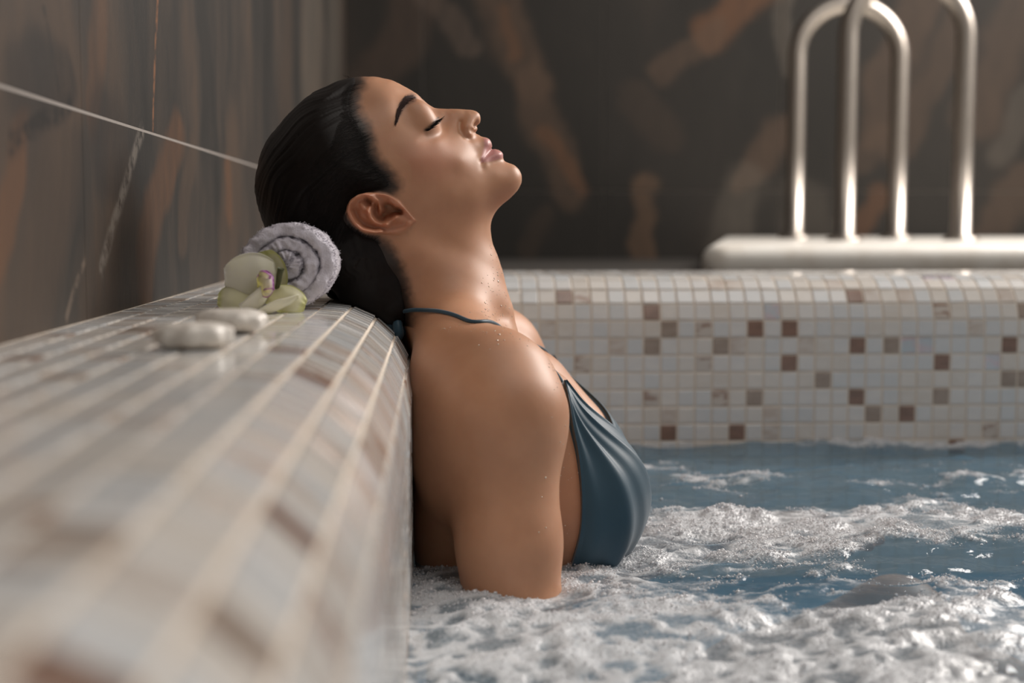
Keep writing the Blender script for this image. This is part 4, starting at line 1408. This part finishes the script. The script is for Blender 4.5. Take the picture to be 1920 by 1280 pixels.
def pebble(name, label, cx, by, wpx, hgt, seed, rz):
    base = PZ(cx, by, LEDGE_Z + 0.0008)
    depth = (base - CAM) @ FWD
    rx = wpx * depth / FPX / 2
    nu, nv = 26, 48
    V = [];
    for i in range(nu):
        phi = -math.pi / 2 + math.pi * i / (nu - 1)
        for j in range(nv):
            t = 2 * math.pi * j / nv
            cz = math.copysign(abs(math.sin(phi)) ** 0.75, math.sin(phi)); cr = math.cos(phi) ** 0.62
            V.append((cr * math.cos(t), cr * math.sin(t), cz))
    V = np.array(V)
    lump = fbm2(V[:, 0] * 2.3 + seed, V[:, 1] * 2.3 + V[:, 2] * 1.5, seed, 3) - 0.5
    flut = 0.05 * np.cos(np.arctan2(V[:, 1], V[:, 0]) * 9 + seed) * np.hypot(V[:, 0], V[:, 1]) ** 3
    V = V * (1 + 0.16 * lump + flut)[:, None] * np.array([rx, rx * 0.80, hgt / 2])
    c, s = math.cos(rz), math.sin(rz)
    V[:, :2] = V[:, :2] @ np.array([[c, s], [-s, c]])
    V[:, 2] -= V[:, 2].min()
    F = grid_faces(nu, nv, close_v=True)
    o = mesh_obj(name, V, F, m_peb)
    o.location = base + np.array([0, rx * 0.55, 0])
    tag(o, label, 'stone')
    return o


pebble('massage_stone', 'smooth white massage stone lying farther along the ledge from the orchid', 357, 657, 150, 0.0138, 3, 0.2)
pebble('massage_stone', 'smooth white massage stone lying next to the orchid petals', 428, 627, 138, 0.0142, 9, -0.3)

# ------------------------------------------------------------------ orchid
def petal_mat(name, c0, c1, edge=None):
    m, nt, b = new_mat(name)
    N = NT(nt)
    at = N.attr('along')
    col = N.mix(at, c0, c1)
    if edge:
        col = N.mix(N.step(N.attr('rim'), 0.80, 0.95), col, edge)
    nt.links.new(col, b.inputs['Base Color'])
    setp(b, rough=0.5, spec=0.3, sss=0.35, sssr=(0.8, 0.8, 0.4), ssss=0.004)
    nt.links.new(N.bump(N.noise(N.mapping(N.coord('Object'), scale=(300, 300, 300)), 1, 2), 0.15, 0.0006), b.inputs['Normal'])
    return m


m_pet = petal_mat('white_petal', (0.64, 0.62, 0.47), (0.76, 0.73, 0.65))
m_sep = petal_mat('green_sepal', (0.58, 0.55, 0.32), (0.66, 0.63, 0.46), (0.54, 0.54, 0.25))
m_lip = petal_mat('purple_edged_lip', (0.55, 0.50, 0.22), (0.66, 0.58, 0.56), (0.30, 0.07, 0.33))
m_stem, nt, b = new_mat('orchid_stem'); setp(b, color=(0.06, 0.075, 0.025), rough=0.5)
N = NT(nt); nt.links.new(N.mix(N.noise(N.coord(), 300, 2), (0.045, 0.06, 0.02), (0.09, 0.09, 0.035)), b.inputs['Base Color'])
OB = PZ(505, 588, LEDGE_Z)
orchid = empty('orchid', (OB[0], OB[1], LEDGE_Z))
tag(orchid, 'white orchid bloom with greenish sepals and purple-edged lip lying against the towel', 'flower')


def petal(name, mat, base, tip, side, bulge, width, curl=0.0, cup=0.006, nu=22, nv=17, blunt=0.6, pw=1.0):
    """base, tip, bulge: world points; side: width direction; bulge: outward push of the middle"""
    base = np.array(base); tip = np.array(tip); ax = tip - base
    side = np.array(side, float); side -= ax * (side @ ax) / (ax @ ax); side /= np.linalg.norm(side)
    nrm = np.cross(ax / np.linalg.norm(ax), side)
    u = np.linspace(0, 1, nu)[:, None]; v = np.linspace(-1, 1, nv)[None, :]
    w = width * (np.sin(np.pi * np.clip(0.06 + 0.90 * u ** pw, 0, 1)) ** blunt)
    P = base + u[..., None] * ax + (w * v)[..., None] * side + ((np.sin(np.pi * u) * bulge) + cup * v ** 2 * np.sin(np.pi * np.clip(u, 0.1, 0.9)) + curl * u ** 3 + 0 * v)[..., None] * nrm
    P = P + (0.0012 * (noise2(u * 4 + 0 * v, v * 3 + 0 * u, 3) - 0.5))[..., None] * nrm
    top = P + nrm * 0.00035; bot = P - nrm * 0.00035
    n = nu * nv
    V = np.concatenate([top.reshape(-1, 3), bot.reshape(-1, 3)])
    V[:, 2] = np.maximum(V[:, 2], LEDGE_Z + 0.0012)
    F1 = grid_faces(nu, nv); F2 = F1[:, ::-1] + n
    loop = [(0, j) for j in range(nv)] + [(i, nv - 1) for i in range(1, nu)] + [(nu - 1, j) for j in range(nv - 2, -1, -1)] + [(i, 0) for i in range(nu - 2, 0, -1)]
    li = np.array([i * nv + j for i, j in loop]); l2 = np.roll(li, -1)
    F = np.vstack([F1, F2, np.stack([li, li + n, l2 + n, l2], 1)])
    o = mesh_obj(name, V - np.array(orchid.location), F, mat, orchid)
    al = np.tile((u + 0 * v).ravel(), 2); rm = np.tile(np.maximum(np.abs(v) + 0 * u, u + 0 * v).ravel(), 2)
    for nm, arr in (('along', al), ('rim', rm)):
        at = o.data.attributes.new(nm, 'FLOAT', 'POINT'); at.data.foreach_set('value', arr.astype(np.float32))
    return o


y0 = OB[1]
DN = np.array([0.0, 0.0, -1.0])
petal('sepal', m_sep, PY(516, 556, y0 + 0.014), PY(496, 470, y0 + 0.008), (1.0, 0.25, 0.2), 0.004, 0.0130, cup=-0.004, blunt=0.5)
petal('petal', m_pet, PY(518, 520, y0 + 0.006), PY(421, 527, y0 - 0.002), DN + (0.25, 0.35, 0), 0.010, 0.0215, cup=-0.007, blunt=0.42)
petal('petal', m_pet, PY(506, 534, y0 - 0.006), PY(452, 580, y0 - 0.016), DN + (-0.9, 0, 0), 0.007, 0.0150, cup=-0.005, blunt=0.45)
petal('sepal', m_sep, PY(474, 562, y0 - 0.004), PY(408, 560, y0 - 0.004), DN + (0, -0.5, 0), 0.005, 0.0115, cup=-0.004, blunt=0.45)
petal('sepal', m_sep, PY(500, 552, y0 + 0.000), PY(573, 572, y0 - 0.002), -DN + (0.3, 0.5, 0), 0.005, 0.0115, cup=-0.004, blunt=0.45)
petal('petal', m_pet, PY(560, 556, y0 - 0.010), PY(474, 592, y0 - 0.022), (0.35, -0.6, 0.6), -0.002, 0.0070, cup=0.002, blunt=0.6)
petal('lip', m_lip, PY(482, 532, y0 - 0.020), PY(514, 530, y0 - 0.018), -DN + (0.05, -0.3, 0), 0.006, 0.0105, cup=-0.005, blunt=0.5)
petal('lip', m_lip, PY(486, 512, y0 - 0.022), PY(508, 520, y0 - 0.024), (-0.2, -0.6, 1.0), 0.003, 0.0040, cup=-0.003)
petal('lip', m_lip, PY(494, 546, y0 - 0.022), PY(514, 541, y0 - 0.024), (0.05, -0.8, 0.6), 0.002, 0.0024, cup=-0.002)
sp = spline(np.array([PY(518, 545, y0 + 0.002), PY(522, 528, y0 - 0.002), PY(524, 515, y0 - 0.004), PY(527, 503, y0 - 0.005)]), 16)
V, F = tube(sp, np.linspace(0.0016, 0.0026, 16), 10)
mesh_obj('stem', V - np.array(orchid.location), F, m_stem, orchid)

# ------------------------------------------------------------------ stone platform and handrails
m_slab, nt, b = new_mat('white_travertine')
N = NT(nt); co = N.coord('Object')
nt.links.new(N.mix(N.step(N.noise(co, 9, 5, 0.65), 0.4, 0.75), (0.82, 0.80, 0.75), (0.66, 0.60, 0.52)), b.inputs['Base Color'])
setp(b, rough=0.35)
nt.links.new(N.bump(N.noise(co, 50, 4), 0.2, 0.002), b.inputs['Normal'])
SL_Y = 1.20; SL_Z = 0.226; SL_B = 0.165
sx0 = PY(1308, 490, SL_Y + 0.03)[0]


def rounded_slab(name, x0, x1, y0, y1, z0, z1, rc, re, mat):
    out = []
    for (cx, cy, a0) in ((x0 + rc, y0 + rc, 180), (x1 - rc, y0 + rc, 270), (x1 - rc, y1 - rc, 0), (x0 + rc, y1 - rc, 90)):
        for t in np.linspace(0, 90, 9):
            q = math.radians(a0 + t); out.append((cx + rc * math.cos(q), cy + rc * math.sin(q), math.cos(q), math.sin(q)))
    out = np.array(out); n = len(out)
    V = [np.column_stack([out[:, :2], np.full(n, z0)])]
    for t in np.linspace(0, math.pi / 2, 8):
        ins = re * (1 - math.cos(t)); h = re * math.sin(t)
        V.append(np.column_stack([out[:, 0] - out[:, 2] * ins, out[:, 1] - out[:, 3] * ins, np.full(n, z1 - re + h)]))
    rows = len(V); V = np.vstack(V)
    F = grid_faces(rows, n, close_v=True)[:, ::-1].tolist()
    F = [[int(x) for x in f] for f in F]
    F.append(list(range((rows - 1) * n, rows * n))); F.append(list(range(n))[::-1])
    return mesh_obj(name, V, F, mat)


slab = rounded_slab('stone_platform', sx0, 3.6, SL_Y, STONE_Y - 0.004, SL_B + 0.0005, SL_Z, 0.05, 0.026, m_slab)
xb = PY(1352, 440, STONE_Y)[0]
for v_ in slab.data.vertices:                    # its short side runs off at an angle
    k_s = (v_.co.y - SL_Y) / (STONE_Y - SL_Y); v_.co.x += (xb - sx0) * k_s * max(0.0, (3.6 - v_.co.x) / (3.6 - sx0))
for p_ in slab.data.polygons:
    if len(p_.vertices) > 4: p_.use_smooth = False
tag(slab, 'low white stone platform with rounded edge carrying the handrails', 'platform')
m_steel, nt, b = new_mat('brushed_steel')
N = NT(nt); co = N.coord('Object')
setp(b, color=(0.47, 0.425, 0.38), metal=1.0, rough=0.36)
nt.links.new(N.math('MULTIPLY_ADD', N.noise(N.mapping(co, scale=(40, 40, 400)), 1, 2), 0.14, 0.31), b.inputs['Roughness'])
TRAD = 0.0215


def rail(label, x_l, x_r, y, htop):
    r = (x_r - x_l) / 2
    root = empty('handrail', ((x_l + x_r) / 2, y, SL_Z))
    tag(root, label, 'handrail', 'arched steel handrails on the white platform')
    arcp = [(-r, 0, 0), (-r, 0, (htop - r) * 0.5)] + [(-r * math.cos(t), 0, htop - r + r * math.sin(t)) for t in np.linspace(0, math.pi, 25)] + [(r, 0, (htop - r) * 0.5), (r, 0, 0)]
    V, F = tube(np.array(arcp), TRAD, 20)
    mesh_obj('rail_tube', V, F, m_steel, root)
    for sx in (-r, r):
        prof = [(TRAD, 0.010), (TRAD + 0.004, 0.0095), (TRAD + 0.014, 0.007), (TRAD + 0.0175, 0.003), (TRAD + 0.018, 0.0004)]
        V = []
        for (rr_, h) in prof:
            for t in np.linspace(0, 2 * math.pi, 28, endpoint=False):
                V.append((sx + rr_ * math.cos(t), rr_ * math.sin(t), h))
        mesh_obj('base_flange', V, [[int(q) for q in f] for f in grid_faces(len(prof), 28, close_v=True)], m_steel, root)
    return root


yA, yB = 2.22, 1.86                              # distances from the tube thickness
pa0 = PY(1489, 440, yA); pa1 = PY(1680, 440, yA); topA = PY(1590, 8, yA)[2]
rail('arched brushed steel handrail, smaller arch, standing nearer the stone wall', pa0[0], pa1[0], yA, topA - SL_Z)
pb0 = PY(1583, 440, yB); pb1 = PY(1801, 440, yB); topB = PY(1690, -44, yB)[2]
rail('arched brushed steel handrail, taller arch, standing nearer the pool', pb0[0], pb1[0], yB, topB - SL_Z)

# ------------------------------------------------------------------ water
WX0, WX1, WY0, WY1 = FACE_X + 0.0006, 1.9, -1.6, BACK_Y - 0.0006
wx = axis_nodes((WX0, 0.75, 0.0026), (0.75, WX1, 0.012)); wy = axis_nodes((WY0, -0.62, 0.02), (-0.62, 0.02, 0.0030), (0.02, WY1, 0.0032))
gx, gy = np.meshgrid(wx, wy, indexing='ij')
wpx = project(np.stack([gx.ravel(), gy.ravel(), 0 * gx.ravel()], 1)).reshape(*gx.shape, 2)
# how foamy the water is from place to place
rx_, ry_ = gx * 0.94 + gy * 0.34, gy * 0.94 - gx * 0.34
streak = fbm2(rx_ * 7 + 1.5 * fbm2(gx * 5, gy * 5, 3, 2), ry_ * 19, 41, 4)
clump = fbm2(gx * 34, gy * 34, 51, 4)
big = fbm2(gx * 4.2, gy * 4.2, 61, 2)


def blob(x, y, rx, ry, a):
    return a * np.exp(-((gx - x) / rx) ** 2 - ((gy - y) / ry) ** 2)


def at_px(px, py):
    p = PZ(px, py, 0.0); return p[0], p[1]


bias = 0.05 * np.ones_like(gx)
for (px_, py_, rx__, ry__, a_) in [(820, 1150, .14, .16, .35), (1000, 1230, .25, .12, .35), (1350, 985, .16, .07, .28), (1620, 960, .18, .05, .30), (1180, 1010, .05, .05, .35), (1000, 1090, .10, .05, .3),
                                   (1850, 1150, .12, .05, .45), (1700, 1230, .20, .06, .38), (1300, 1230, .25, .05, .22), (1180, 1060, .10, .03, .25),
                                   (1500, 900, .25, .10, -.35), (1330, 940, .16, .045, -.42), (1400, 845, .7, .06, -.30), (1750, 860, .35, .12, -.30), (1500, 1100, .12, .05, -.12), (1780, 1040, .08, .05, -.30), (1700, 1110, .10, .03, -.2),
                                   (1210, 1105, .04, .02, -.4), (1360, 1060, .06, .02, -.28), (1900, 1240, .04, .03, -.6), (1880, 930, .08, .05, -.2)]:
    q = at_px(px_, py_); bias += blob(q[0], q[1], rx__, ry__, a_)
wpx_x = gx + 0.05 * (fbm2(gx * 6, gy * 6, 14, 2) - 0.5); wpy_y = gy + 0.05 * (fbm2(gx * 6 + 9, gy * 6, 15, 2) - 0.5)
mid = fbm2(wpx_x * 13, wpy_y * 20, 55, 5)
lace = 1 - np.abs(2 * fbm2(wpx_x * 17 + 4, wpy_y * 26, 57, 4) - 1) * 2.2
lace2 = 1 - np.abs(2 * fbm2(wpx_x * 45 + 1, wpy_y * 60, 58, 3) - 1) * 2.2
cover = 0.46 * streak + 0.54 * mid + bias * 0.42
foam = smooth01((cover - 0.43) / 0.20)                                    # dense patches
foam = np.maximum(foam, 0.85 * smooth01((lace - 0.62) / 0.3) * smooth01((cover - 0.36) / 0.16))    # torn lace round them
foam = foam * (0.40 + 0.60 * smooth01((0.5 * lace2 + 0.9 * clump - 0.45) / 0.45))
body_d = np.full(gx.shape, 1.0)
# ring of foam where the arm and chest break the surface
arm = np.hypot((gx - 0.0565) / 1.0, gy + 0.19) - 0.042
foam = np.maximum(foam, smooth01(1 - np.abs(arm) / 0.02) * 0.7)
wave = 0.020 * (fbm2(rx_ * 5, ry_ * 10, 71, 3) - 0.5) + 0.013 * (fbm2(rx_ * 18, ry_ * 30, 81, 3) - 0.5)
rough_z = foam * (0.0025 + 0.009 * (clump - 0.45) + 0.0040 * (fbm2(gx * 60, gy * 60, 91, 3) - 0.5))
fade = np.clip((gx - WX0) / 0.02, 0.25, 1)
gz = -0.004 + (wave + rough_z) * fade
hole = ((gx - 0.04) / 0.06) ** 2 + (gy / 0.11) ** 2 < 1
water_v = np.stack([gx, gy, gz], -1).reshape(-1, 3)
wf = grid_faces(len(wx), len(wy))
m_water, nt, b = new_mat('spa_water')
N = NT(nt); co = N.coord('Object')
fo = N.attr('foam')
fn = N.noise(co, 330, 3, 0.6)
ff = N.math('ADD', fo, N.math('MULTIPLY', N.math('SUBTRACT', fn, 0.5), N.math('MULTIPLY', N.math('MULTIPLY', fo, N.math('SUBTRACT', 1.0, fo)), 2.6)), clamp=True)
b.inputs['Base Color'].default_value = (0.60, 0.62, 0.645, 1)
setp(b, rough=0.42, spec=0.5, sss=0.15, sssr=(1, 1, 1), ssss=0.004, coat=0.06, coatr=0.15)
vb = N.voronoi(co, 480, 'SMOOTH_F1')
nt.links.new(N.bump(N.math('SUBTRACT', 1.0, vb), 0.5, 0.0014), b.inputs['Normal'])
wp = N.n('ShaderNodeBsdfPrincipled')
wp.inputs['Base Color'].default_value = (0.13, 0.23, 0.31, 1); wp.inputs['Roughness'].default_value = 0.06; wp.inputs['IOR'].default_value = 1.33
nt.links.new(N.bump(N.noise(co, 70, 3), 0.35, 0.004), wp.inputs['Normal'])
tr = N.n('ShaderNodeBsdfTransparent'); tr.inputs[0].default_value = (0.80, 0.90, 0.96, 1)
mx = N.n('ShaderNodeMixShader'); mx.inputs[0].default_value = 0.60
nt.links.new(wp.outputs[0], mx.inputs[1]); nt.links.new(tr.outputs[0], mx.inputs[2])
mx2 = N.n('ShaderNodeMixShader')
nt.links.new(N.math('MULTIPLY', N.step(ff, 0.05, 1.0), 0.93), mx2.inputs[0]); nt.links.new(mx.outputs[0], mx2.inputs[1]); nt.links.new(b.outputs[0], mx2.inputs[2])
nt.links.new(mx2.outputs[0], nt.nodes['Material Output'].inputs[0])
water = mesh_obj('spa_water', water_v, wf, m_water)
tag(water, 'foaming blue spa pool water around the bather', 'water', kind='stuff')
at = water.data.attributes.new('foam', 'FLOAT', 'POINT'); at.data.foreach_set('value', foam.ravel().astype(np.float32))

# bubbles riding on the foam
m_bub, nt, b = new_mat('foam_bubble'); setp(b, color=(0.9, 0.9, 0.9), rough=0.12, spec=0.8, coat=0.6, coatr=0.05, alpha=0.6)
N = NT(nt); nt.links.new(N.mix(N.noise(N.coord(), 300, 1), (0.76, 0.76, 0.78), (0.86, 0.86, 0.88)), b.inputs['Base Color'])
vis = (wpx[..., 0] > 740) & (wpx[..., 0] < 1990) & (wpx[..., 1] < 1330) & (gy > -0.45)
pw_ = np.where(vis, foam ** 0.8 * smooth01((clump - 0.35) / 0.3) * (0.25 + smooth01((gy + 0.30) / 0.15)), 0).ravel()
pw_ /= pw_.sum()
nb = 26000
bi = RNG.choice(len(pw_), nb, p=pw_)
br = np.clip(RNG.lognormal(math.log(0.00062), 0.40, nb), 0.0003, 0.0022)
bc = water_v[bi] + np.stack([RNG.normal(0, 0.0012, nb), RNG.normal(0, 0.0012, nb), br * 0.35], 1)
ico_t = []
ph = (1 + 5 ** 0.5) / 2
IV = np.array([(-1, ph, 0), (1, ph, 0), (-1, -ph, 0), (1, -ph, 0), (0, -1, ph), (0, 1, ph), (0, -1, -ph), (0, 1, -ph), (ph, 0, -1), (ph, 0, 1), (-ph, 0, -1), (-ph, 0, 1)], float)
IV /= np.linalg.norm(IV[0])
IFc = np.array([(0, 11, 5), (0, 5, 1), (0, 1, 7), (0, 7, 10), (0, 10, 11), (1, 5, 9), (5, 11, 4), (11, 10, 2), (10, 7, 6), (7, 1, 8), (3, 9, 4), (3, 4, 2), (3, 2, 6), (3, 6, 8), (3, 8, 9), (4, 9, 5), (2, 4, 11), (6, 2, 10), (8, 6, 7), (9, 8, 1)])


def sphere_cloud(C, R, squash=1.0):
    V = (IV[None] * R[:, None, None] * np.array([1, 1, squash]) + C[:, None]).reshape(-1, 3)
    F = (IFc[None] + np.arange(len(C))[:, None, None] * 12).reshape(-1, 3)
    return V, F


V, F = sphere_cloud(bc, br)
bubbles = mesh_obj('foam_bubbles', V, F, m_bub, water)
tag(bubbles, 'white bubbles in the foam', kind='stuff')

# water drops on the skin
m_drop, nt, b = new_mat('water_drop'); setp(b, color=(0.78, 0.60, 0.48), rough=0.08, spec=0.9, coat=1.0, coatr=0.03, sss=0.3, ssss=0.003)
N = NT(nt); nt.links.new(N.math('MULTIPLY', N.noise(N.coord(), 50, 1), 0.06), b.inputs['Roughness'])
DR = []
for (cx, cy, sx, sy, n) in [(928, 560, 14, 40, 60), (925, 590, 20, 18, 50), (935, 500, 8, 30, 25), (1035, 665, 8, 18, 20), (1000, 640, 16, 6, 12), (880, 615, 28, 7, 26), (1078, 800, 7, 28, 26), (1065, 840, 8, 40, 16), (1050, 900, 20, 80, 14), (930, 470, 6, 20, 12), (1040, 740, 5, 30, 12)]:
    for k in range(n):
        h, nr = surf_hit(RNG.normal(cx, sx), RNG.normal(cy, sy))
        if h is None or h[1] > 0.1: continue
        DR.append((h + nr * 0.0001, min(0.0014, RNG.lognormal(math.log(0.00042), 0.4)), nr))
DC = np.array([d[0] for d in DR]); DD = np.array([d[1] for d in DR]); DN_ = np.array([d[2] for d in DR])
V, F = sphere_cloud(DC, DD)
rel = (V.reshape(-1, 12, 3) - DC[:, None]); al_ = (rel * DN_[:, None]).sum(2, keepdims=True)
V = (DC[:, None] + rel - DN_[:, None] * al_ * 0.62).reshape(-1, 3)          # beads lie flat on the skin
tag(mesh_obj('water_drops', V - np.array(person.location), F, m_drop, person), kind='stuff')
